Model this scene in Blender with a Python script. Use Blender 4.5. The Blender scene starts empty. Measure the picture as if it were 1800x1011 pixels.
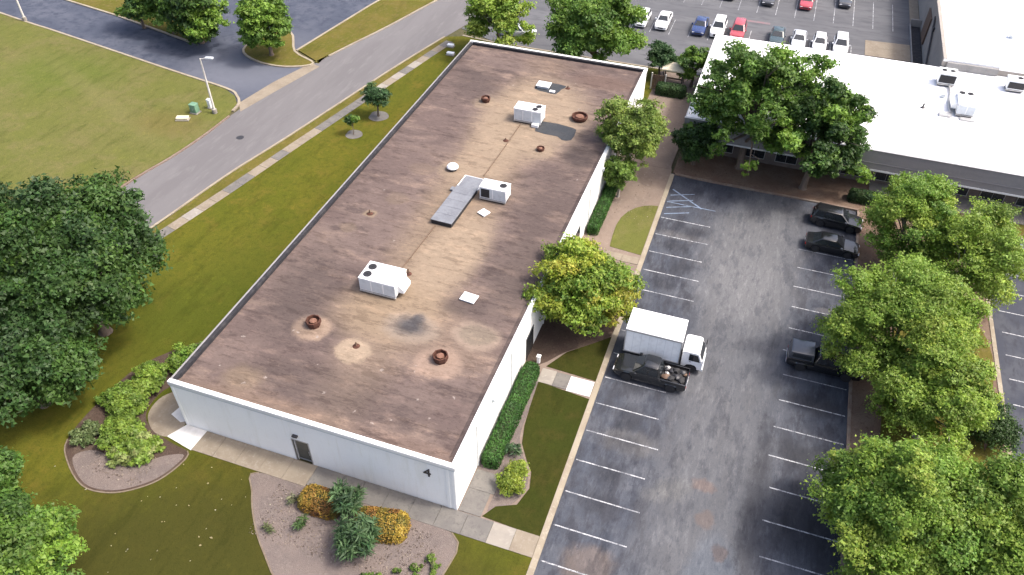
import bpy, bmesh, math, random
import numpy as np
from mathutils import Vector, Matrix
R = math.radians
scene = bpy.context.scene
col = scene.collection

# ------------------------------------------------------------------ camera, sky, sun, exposure
cam_d = bpy.data.cameras.new('camera')
cam = bpy.data.objects.new('camera', cam_d); col.objects.link(cam)
cam_d.sensor_width = 36.0; cam_d.lens = 1395.49 / 1800 * 36
cam_d.clip_start = 0.5; cam_d.clip_end = 3000
PITCH, YAW, ROLL = 0.7351, -0.3334, 0.0061
fw = Vector((math.sin(YAW)*math.cos(PITCH), math.cos(YAW)*math.cos(PITCH), -math.sin(PITCH)))
rt = Vector((math.cos(YAW), -math.sin(YAW), 0)); up = rt.cross(fw)
r2 = rt*math.cos(ROLL) + up*math.sin(ROLL); u2 = -rt*math.sin(ROLL) + up*math.cos(ROLL)
M = Matrix((r2, u2, -fw)).transposed().to_4x4(); M.translation = Vector((6.765, -63.403, 46.756))
cam.matrix_world = M
scene.camera = cam

SUN_EL, SUN_AZ = R(57), R(12)           # azimuth measured from +X towards +Y
sdir = Vector((math.cos(SUN_AZ)*math.cos(SUN_EL), math.sin(SUN_AZ)*math.cos(SUN_EL), math.sin(SUN_EL)))
world = bpy.data.worlds.new('World'); scene.world = world; world.use_nodes = True
wn = world.node_tree; bg = wn.nodes['Background']
sky = wn.nodes.new('ShaderNodeTexSky'); sky.sky_type = 'NISHITA'; sky.sun_disc = False
sky.sun_elevation = SUN_EL; sky.sun_rotation = math.pi/2 - SUN_AZ
sky.air_density = 0.7; sky.dust_density = 6.0; sky.ozone_density = 0.6
wn.links.new(sky.outputs[0], bg.inputs[0]); bg.inputs[1].default_value = 0.15
sl = bpy.data.lights.new('sun', 'SUN'); sl.energy = 1.3; sl.angle = R(6); sl.color = (1.0, 0.95, 0.87)
sun = bpy.data.objects.new('sun', sl); col.objects.link(sun)
sun.rotation_euler = (-sdir).to_track_quat('-Z', 'Y').to_euler(); sun.location = (40, 30, 80)
vs = scene.view_settings
vs.view_transform = 'Standard'; vs.look = 'None'; vs.gamma = 1.0; vs.use_curve_mapping = False; vs.exposure = 1.38
scene.cycles.use_denoising = True
scene.cycles.max_bounces = 6; scene.cycles.diffuse_bounces = 3; scene.cycles.transparent_max_bounces = 4

# ------------------------------------------------------------------ materials
def newmat(name):
    m = bpy.data.materials.new(name); m.use_nodes = True
    return m, m.node_tree.nodes, m.node_tree.links, m.node_tree.nodes['Principled BSDF']
def ramp2(nt, ln, fac, a, b, lo=0.35, hi=0.65):
    mr = nt.new('ShaderNodeMapRange'); mr.interpolation_type = 'SMOOTHSTEP'
    mr.inputs[1].default_value = lo; mr.inputs[2].default_value = hi
    ln.new(fac, mr.inputs[0])
    mx = nt.new('ShaderNodeMix'); mx.data_type = 'RGBA'
    ln.new(mr.outputs[0], mx.inputs[0])
    for s, v in ((6, a), (7, b)):
        if isinstance(v, tuple): mx.inputs[s].default_value = (*v, 1)
        else: ln.new(v, mx.inputs[s])
    return mx.outputs[2]
def noise(nt, ln, vec, scale, detail=4, rough=0.6, stretch=None, rot=0):
    n = nt.new('ShaderNodeTexNoise'); n.inputs['Scale'].default_value = scale
    n.inputs['Detail'].default_value = detail; n.inputs['Roughness'].default_value = rough
    if stretch:
        mp = nt.new('ShaderNodeMapping'); mp.inputs['Scale'].default_value = stretch; mp.inputs['Rotation'].default_value = (0, 0, rot)
        ln.new(vec, mp.inputs[0]); vec = mp.outputs[0]
    ln.new(vec, n.inputs['Vector'])
    return n.outputs['Fac']
def surf(name, base, layers=(), stains=(), rough=0.85, bump=0.0, bscale=20, spec=0.3, metal=0.0, distort=0.5, obj=False, gain=1.0, fine=(), laps=None):
    """base colour; layers = (scale, colour, lo, hi, stretch, rot); stains = (cx, cy, rx, ry, deg, soft, colour, strength)."""
    g_ = gain if isinstance(gain, tuple) else (gain,)*3; mul = lambda q: tuple(a*b for a, b in zip(q, g_))
    base = mul(base); layers = [(L[0], mul(L[1])) + tuple(L[2:]) for L in layers]; stains = [tuple(t[:6]) + (mul(t[6]), t[7]) for t in stains]
    m, nt, ln, bs = newmat(name)
    if obj: pos = nt.new('ShaderNodeTexCoord').outputs['Object']
    else: pos = nt.new('ShaderNodeNewGeometry').outputs['Position']
    c = base
    for i, L in enumerate(layers):
        sc, cc, lo, hi = L[:4]; st = L[4] if len(L) > 4 else None; ro = L[5] if len(L) > 5 else 0
        c = ramp2(nt, ln, noise(nt, ln, pos, sc, 6, 0.65, st, ro), c, cc, lo, hi)
    if stains:
        nz = nt.new('ShaderNodeTexNoise'); nz.inputs['Scale'].default_value = 0.9; nz.inputs['Detail'].default_value = 7; nz.inputs['Roughness'].default_value = 0.7
        ln.new(pos, nz.inputs['Vector'])
        sub = nt.new('ShaderNodeVectorMath'); sub.operation = 'SUBTRACT'; sub.inputs[1].default_value = (0.5, 0.5, 0.5)
        ln.new(nz.outputs['Color'], sub.inputs[0])
        scl = nt.new('ShaderNodeVectorMath'); scl.operation = 'SCALE'; scl.inputs['Scale'].default_value = distort*4
        ln.new(sub.outputs[0], scl.inputs[0])
        add = nt.new('ShaderNodeVectorMath'); ln.new(pos, add.inputs[0]); ln.new(scl.outputs[0], add.inputs[1])
        for (cx, cy, rx, ry, dg, soft, cc, strength) in stains:
            mp = nt.new('ShaderNodeMapping'); mp.vector_type = 'TEXTURE'
            mp.inputs['Location'].default_value = (cx, cy, 0); mp.inputs['Rotation'].default_value = (0, 0, R(dg)); mp.inputs['Scale'].default_value = (rx, ry, 1e6)
            ln.new(add.outputs[0], mp.inputs[0])
            le = nt.new('ShaderNodeVectorMath'); le.operation = 'LENGTH'; ln.new(mp.outputs[0], le.inputs[0])
            mr = nt.new('ShaderNodeMapRange'); mr.interpolation_type = 'SMOOTHSTEP'
            mr.inputs[1].default_value = 1 + soft; mr.inputs[2].default_value = 1 - soft
            mr.inputs[3].default_value = 0; mr.inputs[4].default_value = strength
            ln.new(le.outputs['Value'], mr.inputs[0])
            mx = nt.new('ShaderNodeMix'); mx.data_type = 'RGBA'; ln.new(mr.outputs[0], mx.inputs[0])
            if isinstance(c, tuple): mx.inputs[6].default_value = (*c, 1)
            else: ln.new(c, mx.inputs[6])
            mx.inputs[7].default_value = (*cc, 1); c = mx.outputs[2]
    if laps:                 # (axis, spacing, width, factor): overlapping sheet edges
        sx = nt.new('ShaderNodeSeparateXYZ'); ln.new(pos, sx.inputs[0]); wob = noise(nt, ln, pos, .7, 3)
        a1 = nt.new('ShaderNodeMath'); a1.operation = 'MULTIPLY_ADD'; a1.inputs[1].default_value = .12; ln.new(wob, a1.inputs[0]); ln.new(sx.outputs[laps[0]], a1.inputs[2])
        md = nt.new('ShaderNodeMath'); md.operation = 'PINGPONG'; md.inputs[1].default_value = laps[1]/2; ln.new(a1.outputs[0], md.inputs[0])
        f = ramp2(nt, ln, md.outputs[0], laps[3], (1, 1, 1), laps[2]*.3, laps[2])
        mx = nt.new('ShaderNodeMix'); mx.data_type = 'RGBA'; mx.blend_type = 'MULTIPLY'; ln.new(noise(nt, ln, pos, .35, 4), mx.inputs[0])
        ln.new(c, mx.inputs[6]); ln.new(f, mx.inputs[7]); c = mx.outputs[2]
    for F_ in fine:          # (scale, factor colour, lo, hi, stretch, rot): wear that multiplies what lies under it
        sc, fc, lo, hi = F_[:4]; st = F_[4] if len(F_) > 4 else None; ro = F_[5] if len(F_) > 5 else 0
        f = ramp2(nt, ln, noise(nt, ln, pos, sc, 10, 0.74, st, ro), (1, 1, 1), fc, lo, hi)
        mx = nt.new('ShaderNodeMix'); mx.data_type = 'RGBA'; mx.blend_type = 'MULTIPLY'; mx.inputs[0].default_value = 1
        if isinstance(c, tuple): mx.inputs[6].default_value = (*c, 1)
        else: ln.new(c, mx.inputs[6])
        ln.new(f, mx.inputs[7]); c = mx.outputs[2]
    if isinstance(c, tuple): bs.inputs['Base Color'].default_value = (*c, 1)
    else: ln.new(c, bs.inputs['Base Color'])
    bs.inputs['Roughness'].default_value = rough; bs.inputs['Specular IOR Level'].default_value = spec; bs.inputs['Metallic'].default_value = metal
    if bump:
        b = nt.new('ShaderNodeBump'); b.inputs['Strength'].default_value = bump; b.inputs['Distance'].default_value = 0.05
        ln.new(noise(nt, ln, pos, bscale, 3), b.inputs['Height']); ln.new(b.outputs[0], bs.inputs['Normal'])
    return m
def plain(name, c, rough=0.5, metal=0.0, spec=0.5, coat=0.0):
    m, nt, ln, bs = newmat(name)
    pos = nt.new('ShaderNodeTexCoord').outputs['Object']
    d = tuple(v*0.86 for v in c)
    ln.new(ramp2(nt, ln, noise(nt, ln, pos, 2.5, 5), c, d, 0.4, 0.75), bs.inputs['Base Color'])
    bs.inputs['Roughness'].default_value = rough; bs.inputs['Metallic'].default_value = metal
    bs.inputs['Specular IOR Level'].default_value = spec; bs.inputs['Coat Weight'].default_value = coat
    return m
def leafmat():
    m, nt, ln, bs = newmat('leaf')
    a = nt.new('ShaderNodeAttribute'); a.attribute_name = 'tint'
    ln.new(a.outputs['Color'], bs.inputs['Base Color']); bs.inputs['Roughness'].default_value = 0.55; bs.inputs['Specular IOR Level'].default_value = 0.35
    tr = nt.new('ShaderNodeBsdfTranslucent')
    hs = nt.new('ShaderNodeHueSaturation'); hs.inputs['Value'].default_value = 1.25; hs.inputs['Hue'].default_value = 0.50
    ln.new(a.outputs['Color'], hs.inputs['Color']); ln.new(hs.outputs[0], tr.inputs[0])
    mx = nt.new('ShaderNodeMixShader'); mx.inputs[0].default_value = 0.32
    ln.new(bs.outputs[0], mx.inputs[1]); ln.new(tr.outputs[0], mx.inputs[2])
    ln.new(mx.outputs[0], nt['Material Output'].inputs[0])
    return m

# asphalt palette
AS = (0.085, 0.088, 0.10)
MT = {}
MT['ground'] = surf('ground_mat', (0.16, 0.15, 0.06), [(0.15, (0.20, 0.17, 0.09), .4, .6), (3, (0.10, 0.11, 0.04), .45, .7)], bump=.4, gain=0.408)
MT['field'] = surf('field_grass', (0.265, 0.235, 0.095), [(0.05, (0.24, 0.23, 0.075), .42, .6), (0.22, (0.30, 0.245, 0.12), .45, .65), (1.2, (0.21, 0.21, 0.07), .45, .75), (9, (0.17, 0.17, 0.055), .5, .8)],
                   stains=[(-76, 4, 8, 5, 10, .6, (0.18, 0.225, 0.045), .45), (-66, 0, 14, 1.2, -25, .7, (0.33, 0.27, 0.14), .4), (-56, -1.5, 4, 2.5, 0, .6, (.27, .2, .085), .6)], bump=.5, bscale=9, rough=.95, spec=.1, fine=[(0.6, (.82, .84, .8), .5, .62, (1, .25, 1), R(-15)), (2.5, (1.2, 1.16, 1.1), .52, .66, (1, .5, 1)), (6, (.76, .8, .75), .52, .66), (18, (.7, .74, .7), .5, .66)], gain=(0.412, 0.458, 0.36))
MT['lawn_side'] = surf('side_grass', (0.195, 0.182, 0.03), [(0.09, (0.155, 0.165, 0.024), .4, .6), (0.4, (0.225, 0.185, 0.04), .48, .7), (2, (0.12, 0.135, 0.022), .45, .75), (10, (0.09, 0.105, 0.02), .5, .8)], stains=[(-14, -55, 21, 18.5, 0, .28, (.078, .076, .022), .92), (-33, -27, 6, 12, 0, .6, (.10, .125, .02), .6)], distort=1.2, bump=.5, bscale=10, rough=.95, spec=.1, fine=[(0.6, (.82, .84, .8), .5, .62, (1, .25, 1), R(-15)), (2.5, (1.2, 1.16, 1.1), .52, .66, (1, .5, 1)), (6, (.76, .8, .75), .52, .66), (18, (.7, .74, .7), .5, .66)], gain=(0.466, 0.474, 0.35))
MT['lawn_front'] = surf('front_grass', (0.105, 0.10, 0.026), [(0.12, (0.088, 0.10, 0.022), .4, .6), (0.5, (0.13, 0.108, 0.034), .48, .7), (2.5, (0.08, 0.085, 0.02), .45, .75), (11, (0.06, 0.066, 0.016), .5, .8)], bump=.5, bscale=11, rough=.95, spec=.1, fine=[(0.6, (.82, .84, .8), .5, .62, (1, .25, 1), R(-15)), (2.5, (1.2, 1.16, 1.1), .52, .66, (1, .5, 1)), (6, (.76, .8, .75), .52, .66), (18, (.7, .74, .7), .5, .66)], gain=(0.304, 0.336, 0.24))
MT['verge'] = surf('verge_grass', (0.25, 0.20, 0.06), [(0.3, (0.20, 0.185, 0.04), .4, .6), (2, (0.28, 0.22, 0.10), .5, .7), (10, (0.15, 0.13, 0.035), .5, .8)], bump=.4, bscale=9, rough=.95, spec=.1, fine=[(0.6, (.82, .84, .8), .5, .62, (1, .25, 1), R(-15)), (2.5, (1.2, 1.16, 1.1), .52, .66, (1, .5, 1)), (6, (.76, .8, .75), .52, .66), (18, (.7, .74, .7), .5, .66)], gain=(0.442, 0.459, 0.383))
MT['road'] = surf('road_asphalt', (0.36, 0.345, 0.355), [(0.35, (0.32, 0.305, 0.315), .4, .6, (1, .12, 1), R(-12)), (1.5, (0.40, 0.385, 0.39), .5, .72, (1, .2, 1), R(-12)), (14, (0.26, 0.25, 0.26), .5, .85)], rough=.9, bump=.1, bscale=40, gain=(0.358, 0.358, 0.358))
MT['drive'] = surf('drive_asphalt', (0.125, 0.135, 0.165), [(0.18, (0.18, 0.185, 0.21), .42, .62), (0.8, (0.095, 0.105, 0.135), .45, .65), (5, (0.2, 0.2, 0.22), .55, .8)], stains=[(-55, 12, 7, 5, 0, .7, (.27, .265, .28), .8), (-53, 19, 5, 6, 0, .6, (.22, .22, .24), .7)], rough=.9, gain=(0.391, 0.425, 0.493))
LOT_ST_SHADE = [(9.3, -22, 3.6, 34, 0, .55, (0.20, 0.206, 0.225), .75), (9.3, -2, 4.5, 8, 0, .6, (0.23, 0.236, 0.255), .6), (3.2, 5.5, 4.5, 3.0, 0, .4, (0.075, 0.085, 0.12), .55),  # last entry: shade of the back oaks painted on the asphalt
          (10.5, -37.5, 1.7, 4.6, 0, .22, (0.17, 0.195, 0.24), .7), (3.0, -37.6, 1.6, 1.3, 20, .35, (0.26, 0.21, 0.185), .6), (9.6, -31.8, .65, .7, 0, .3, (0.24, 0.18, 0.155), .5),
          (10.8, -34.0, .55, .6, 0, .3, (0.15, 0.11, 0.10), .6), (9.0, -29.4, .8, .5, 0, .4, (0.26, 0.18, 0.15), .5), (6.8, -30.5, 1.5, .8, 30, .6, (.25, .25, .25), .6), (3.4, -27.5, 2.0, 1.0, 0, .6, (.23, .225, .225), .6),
          (16, -24.5, 2.3, 1.2, 0, .6, (.05, .052, .062), .8), (16, -30, 2.6, 3.0, 0, .6, (.048, .05, .06), .8), (16, -19.3, 2.2, 1.0, 0, .6, (.05, .052, .064), .7), (16.2, -8.5, 1.0, .5, 0, .4, (.34, .33, .34), .5),  # first three: dark stall asphalt with the island trees' shade painted in
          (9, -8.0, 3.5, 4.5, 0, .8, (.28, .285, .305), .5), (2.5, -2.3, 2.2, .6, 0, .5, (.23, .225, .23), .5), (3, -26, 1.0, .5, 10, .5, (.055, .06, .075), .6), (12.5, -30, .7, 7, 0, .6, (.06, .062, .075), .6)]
for i in range(9):
    LOT_ST_SHADE.append((2.6 + random.Random(i).uniform(-.5, .8), -1.37 - 2.74*(i if i < 4 else i + 3.6), 1.1, .8, 0, .7, (.058, .062, .078), .65))
MT['lot'] = surf('lot_asphalt', (0.098, 0.112, 0.148), [(0.25, (0.14, 0.152, 0.185), .4, .62), (0.8, (0.075, 0.081, 0.104), .44, .62, (1, .4, 1))], stains=LOT_ST_SHADE,
                 fine=[(0.7, (.72, .73, .76), .50, .60, (1, .4, 1)), (1.6, (1.25, 1.24, 1.22), .51, .62, (1, .25, 1)), (3.0, (.80, .81, .84), .51, .62, (1, .3, 1)), (5, (1.28, 1.26, 1.24), .53, .64, (1, .2, 1)), (9, (.78, .79, .81), .52, .64), (22, (1.25, 1.24, 1.22), .55, .7), (30, (.74, .74, .75), .5, .66)],
                 rough=.9, spec=.25, bump=.15, bscale=30, distort=.35, gain=(0.512, 0.507, 0.492))
MT['lot2'] = surf('side_lot_asphalt', (0.09, 0.10, 0.135), [(0.3, (0.13, 0.14, 0.17), .4, .6), (2, (0.075, 0.08, 0.105), .45, .7, (1, .4, 1)), (12, (0.15, 0.15, 0.165), .55, .8)], rough=.9, gain=0.422)
MT['lot3'] = surf('back_lot_asphalt', (0.20, 0.205, 0.225), [(0.2, (0.25, 0.255, 0.275), .4, .6, (.3, 1, 1)), (1.2, (0.16, 0.165, 0.185), .45, .7, (.3, 1, 1)), (8, (0.27, 0.27, 0.28), .55, .8)], rough=.9, gain=0.408)
MT['paint'] = surf('road_paint', (0.56, 0.57, 0.59), [(0.8, (0.30, 0.31, 0.335), .46, .58), (3, (0.16, 0.165, 0.185), .50, .62), (10, (0.10, 0.105, 0.12), .51, .62)], rough=.8, gain=(0.748, 0.748, 0.748))
MT['paint_blue'] = surf('blue_paint', (0.17, 0.22, 0.31), [(2, (0.08, 0.1, 0.13), .45, .7)], rough=.8)
MT['paint_red'] = surf('red_paint', (0.17, 0.11, 0.12), [(2, (0.13, 0.125, 0.13), .45, .7)], rough=.8)
MT['kerb'] = surf('kerb_concrete', (0.44, 0.385, 0.29), [(0.5, (0.36, 0.30, 0.225), .4, .65), (4, (0.52, 0.47, 0.38), .5, .72), (15, (0.28, 0.24, 0.18), .55, .8)], rough=.9, bump=.2, gain=0.612)
MT['kerb_red'] = surf('rusty_kerb_concrete', (0.33, 0.24, 0.19), [(0.7, (0.40, 0.33, 0.27), .4, .65), (5, (0.24, 0.15, 0.12), .5, .72)], rough=.9, bump=.2, gain=0.51)
MT['conc'] = surf('concrete', (0.40, 0.365, 0.315), [(0.5, (0.34, 0.31, 0.275), .4, .65), (3, (0.46, 0.43, 0.38), .5, .72), (12, (0.27, 0.25, 0.22), .55, .8)], rough=.9, bump=.15, gain=0.62)
MT['conc_dark'] = surf('stained_shaded_concrete', (0.27, 0.255, 0.24), [(0.8, (0.34, 0.32, 0.29), .4, .65), (4, (0.22, 0.205, 0.195), .5, .72), (14, (0.17, 0.16, 0.15), .55, .8)], rough=.9, bump=.15, gain=0.440)  # stained slabs; also the front walk's darker run with shade in its colour
MT['conc_tan'] = surf('tan_concrete', (0.40, 0.34, 0.26), [(0.6, (0.33, 0.275, 0.21), .4, .65), (4, (0.46, 0.40, 0.32), .5, .72), (13, (0.27, 0.22, 0.17), .55, .8)], rough=.9, bump=.15, gain=0.527)
MT['conc_white'] = surf('new_concrete', (0.78, 0.77, 0.75), [(1.5, (0.70, 0.69, 0.66), .4, .65), (8, (0.62, 0.61, 0.58), .55, .8)], rough=.85, gain=0.75)
MT['mulch'] = surf('mulch', (0.36, 0.285, 0.25), [(0.6, (0.31, 0.25, 0.225), .4, .62), (5, (0.42, 0.345, 0.30), .5, .7), (9, (0.22, 0.165, 0.14), .52, .75), (26, (0.13, 0.095, 0.08), .5, .75)], rough=.95, bump=.8, bscale=16, spec=.1, gain=(0.428, 0.444, 0.461))
MT['mulch_dark'] = surf('dark_mulch', (0.15, 0.105, 0.085), [(0.6, (0.19, 0.14, 0.11), .4, .62), (5, (0.25, 0.18, 0.15), .55, .75), (11, (0.07, 0.05, 0.04), .5, .75)], rough=.95, bump=.8, bscale=16, spec=.1, gain=0.425)
MT['mulch_red'] = surf('red_mulch', (0.30, 0.205, 0.155), [(0.5, (0.35, 0.26, 0.20), .4, .62), (4, (0.22, 0.15, 0.11), .5, .72), (11, (0.16, 0.10, 0.075), .5, .75)], rough=.95, bump=.8, bscale=14, spec=.1, gain=0.468)
MT['paver'] = surf('pinkish_paving', (0.36, 0.27, 0.22), [(0.4, (0.31, 0.235, 0.195), .4, .62), (3, (0.41, 0.32, 0.265), .5, .72), (14, (0.24, 0.17, 0.14), .52, .78)], rough=.95, bump=.4, gain=(0.51, 0.527, 0.527))
MT['edging'] = surf('edging_stone', (0.45, 0.37, 0.27), [(3, (0.36, 0.28, 0.20), .4, .65), (14, (0.52, 0.45, 0.36), .55, .8)], rough=.9, bump=.3, gain=(0.36, 0.36, 0.36))
MT['wall'] = surf('white_wall', (0.82, 0.83, 0.81), [(0.25, (0.79, 0.80, 0.785), .4, .62), (1.4, (0.71, 0.725, 0.715), .55, .8, (1, 1, .15)), (9, (0.76, 0.765, 0.755), .5, .75)], rough=.75, fine=[(1.2, (.94, .935, .91), .52, .66, (1, 1, .12)), (3.5, (.96, .95, .93), .55, .68, (1, 1, .08))])
MT['coping'] = surf('white_coping', (0.68, 0.69, 0.68), [(1.2, (0.62, 0.63, 0.62), .45, .65), (8, (0.54, 0.54, 0.53), .56, .75)], rough=.6)
MT['flash'] = surf('black_flashing', (0.022, 0.022, 0.026), [(2, (0.045, 0.043, 0.045), .45, .7)], rough=.8)
TAN = (0.50, 0.375, 0.26); TAN2 = (0.56, 0.43, 0.31); DK = (0.16, 0.125, 0.115)
ROOF_ST = [(-16.5, -9, 3.4, 24, 2, .45, TAN, .62), (-15.2, 6.3, 5.4, 8.0, 0, .35, TAN2, .88), (-14.6, -17.5, 2.6, 6.0, -5, .4, TAN2, .85), (-16.2, -25.0, 4.6, 3.0, 10, .45, TAN, .78), (-17.0, -3.0, 2.4, 5.5, 0, .45, TAN2, .7), (-10.6, -26.8, 3.0, 2.6, 20, .5, (.40, .295, .225), .7),
           (-21.1, -28.6, 1.45, 1.35, 0, .25, (.60, .44, .33), .9), (-17.1, -29.7, 1.35, 1.15, 0, .2, (.62, .48, .35), .92), (-10.8, -28.8, 1.7, 1.5, 0, .3, (.58, .42, .33), .85), (-14.1, -26.1, 2.2, 1.5, 0, .3, (.50, .40, .32), .85),
           (-14.3, -26.0, 1.1, .8, 0, .7, (.12, .12, .135), .9), (-14.0, -25.2, .5, .5, 0, .7, (.12, .12, .135), .8), (-9.2, -25.3, 1.9, 1.5, 0, .2, (.56, .43, .34), .8), (-9.2, -25.2, 1.45, 1.05, 0, .25, (.38, .31, .24), .8), (-21.0, 7.4, 1.2, 1.2, 0, .35, TAN2, .8), (-12.5, .4, 1.4, 1.4, 0, .3, TAN2, .7),
           (-23.5, -14.4, .55, .55, 0, .4, TAN, .8), (-23.5, -14.4, .3, .3, 0, .4, (.12, .08, .07), .9), (-22.1, -11.5, 1.1, .9, 0, .3, (.36, .27, .2), .5), (-22.1, -6.4, 1.3, 1.0, 0, .3, (.36, .27, .2), .6), (-24.4, -16.8, .8, .6, 0, .3, (.37, .28, .21), .55),
           (-19.3, -5.5, 1.5, 1.3, 0, .4, TAN2, .6), (-23.5, -1.0, 2.8, 9, 0, .6, (.27, .20, .18), .5), (-24, -25, 2.5, 5, 10, .6, DK, .65), (-17.5, -33.6, 6.5, 2.0, 0, .6, DK, .5), (-8.8, -17.5, 2.2, 6, 0, .6, DK, .6), (-9.6, -7.0, 3, 5, 0, .6, DK, .45),
           (-11.3, -22.8, 1.7, .9, 0, .5, DK, .6), (-8.4, .8, 1.8, 2.2, 20, .5, (.09, .075, .075), .7), (-23.5, 11.5, 2.6, 3.5, 20, .6, DK, .5), (-21, -36.3, 6, .9, 2, .5, (.40, .285, .215), .65), (-9, -36.3, 3, .9, -4, .5, (.38, .265, .21), .5), (-23.2, -34.6, 1.4, 1.1, 0, .5, (.40, .30, .21), .6),
           (-10, 16, 3.5, 1.6, 0, .5, (.30, .20, .16), .5), (-17, 18, 3, 1.3, 0, .5, (.38, .28, .22), .5)]
rr = random.Random(5)
for i in range(26):
    ROOF_ST.append((rr.uniform(-25.5, -7.5), rr.uniform(-35.5, -29) if i < 18 else rr.uniform(-24, 15), rr.uniform(.06, .13), rr.uniform(.05, .1), 0, .5, (.62, .53, .47), .8))
MT['roof'] = surf('brown_roof', (0.31, 0.232, 0.205), [(0.16, (0.24, 0.178, 0.162), .42, .58), (0.5, (0.37, 0.275, 0.23), .5, .66, (.4, 1, 1)), (0.8, (0.20, 0.15, 0.138), .5, .64, (.4, 1, 1))], stains=ROOF_ST,
                  fine=[(1.0, (1.18, 1.16, 1.14), .52, .62, (.4, 1, 1)), (1.6, (.76, .75, .75), .52, .60, (.3, 1, 1)), (3, (1.16, 1.15, 1.14), .53, .62, (.5, 1, 1)), (5, (.80, .79, .79), .52, .62, (.5, 1, 1)), (14, (1.18, 1.17, 1.16), .53, .66), (26, (.78, .77, .77), .5, .66)], laps=(1, 1.9, .07, (.78, .77, .77)),
                  rough=.95, bump=.25, bscale=26, spec=.15, distort=.28, gain=(0.406, 0.412, 0.417))
MT['patch'] = surf('dark_patch_membrane', (0.075, 0.085, 0.10), [(1.2, (0.10, 0.105, 0.115), .4, .65), (6, (0.05, 0.052, 0.058), .5, .75)], rough=.8, gain=(0.42, 0.42, 0.42))
MT['membrane'] = surf('white_membrane', (0.86, 0.86, 0.86), [(0.3, (0.83, 0.83, 0.835), .4, .65), (3, (0.80, 0.80, 0.80), .6, .85)], rough=.7)
MT['fascia'] = surf('grey_fascia', (0.47, 0.455, 0.455), [(0.4, (0.42, 0.41, 0.415), .4, .65, (1, 1, 4)), (4, (0.51, 0.49, 0.48), .5, .75)], rough=.7, gain=0.496)
MT['tanwall'] = surf('tan_wall', (0.42, 0.385, 0.345), [(0.5, (0.37, 0.34, 0.31), .4, .65), (4, (0.46, 0.42, 0.38), .5, .75)], rough=.85, gain=0.7)
MT['greywall'] = surf('grey_wall', (0.25, 0.245, 0.24), [(0.8, (0.21, 0.205, 0.2), .4, .65), (5, (0.29, 0.28, 0.275), .5, .75)], rough=.85)
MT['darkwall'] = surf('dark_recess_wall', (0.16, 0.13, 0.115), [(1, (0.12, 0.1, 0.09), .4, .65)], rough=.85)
MT['bark'] = surf('bark', (0.16, 0.125, 0.10), [(3, (0.10, 0.08, 0.065), .4, .65, (1, 1, .2))], rough=.95, bump=.5, bscale=12)
MT['bark_pale'] = surf('pale_bark', (0.36, 0.32, 0.29), [(3, (0.24, 0.21, 0.19), .4, .65, (1, 1, .3))], rough=.9)
MT['leaf'] = leafmat()
MT['core'] = surf('hedge_twigs', (0.022, 0.036, 0.012), [(6, (0.03, 0.026, 0.015), .45, .7)], rough=1)
MT['rust'] = surf('rusty_iron', (0.085, 0.036, 0.024), [(4, (0.05, 0.022, 0.016), .4, .65), (14, (0.13, 0.06, 0.036), .55, .8)], rough=.9, obj=True)
MT['rust_pale'] = surf('pale_rust', (0.19, 0.10, 0.07), [(5, (0.13, 0.065, 0.045), .4, .65)], rough=.9, obj=True)
MT['acwhite'] = plain('white_enamel', (0.74, 0.755, 0.76), .45)
MT['acgrey'] = plain('pale_grey_enamel', (0.52, 0.56, 0.59), .5)
MT['metal'] = surf('weathered_sheet_metal', (0.17, 0.18, 0.20), [(1.2, (0.135, 0.142, 0.16), .4, .65), (6, (0.205, 0.212, 0.225), .5, .75)], rough=.55, obj=True)
MT['steel'] = plain('grey_steel', (0.42, 0.42, 0.42), .45, .4)
MT['black'] = plain('black_rubber', (0.018, 0.018, 0.02), .8)
MT['dark'] = plain('dark_plastic', (0.03, 0.03, 0.034), .5)
MT['glass'] = plain('dark_glass', (0.018, 0.022, 0.026), .06, 0, .7)
MT['doorglass'] = plain('door_glass', (0.06, 0.065, 0.06), .15, 0, .5)
MT['chrome'] = plain('bright_wheel_metal', (0.55, 0.56, 0.58), .3, .8)
MT['lens'] = plain('lamp_lens', (0.75, 0.76, 0.78), .15)
MT['redlens'] = plain('red_lens', (0.35, 0.02, 0.02), .2)
MT['white'] = plain('white_paint', (0.80, 0.81, 0.82), .4)
MT['box_shade'] = plain('shaded_box_white', (0.74, 0.77, 0.79), .4)  # white box paint with the bluish shade of its sides put in
MT['beige'] = plain('beige_canvas', (0.62, 0.56, 0.42), .9)
MT['greenbox'] = plain('green_enamel', (0.14, 0.26, 0.17), .6)
MT['pole'] = plain('pale_pole', (0.55, 0.53, 0.49), .6)
MT['brown'] = plain('brown_wood', (0.12, 0.075, 0.05), .8)

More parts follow.
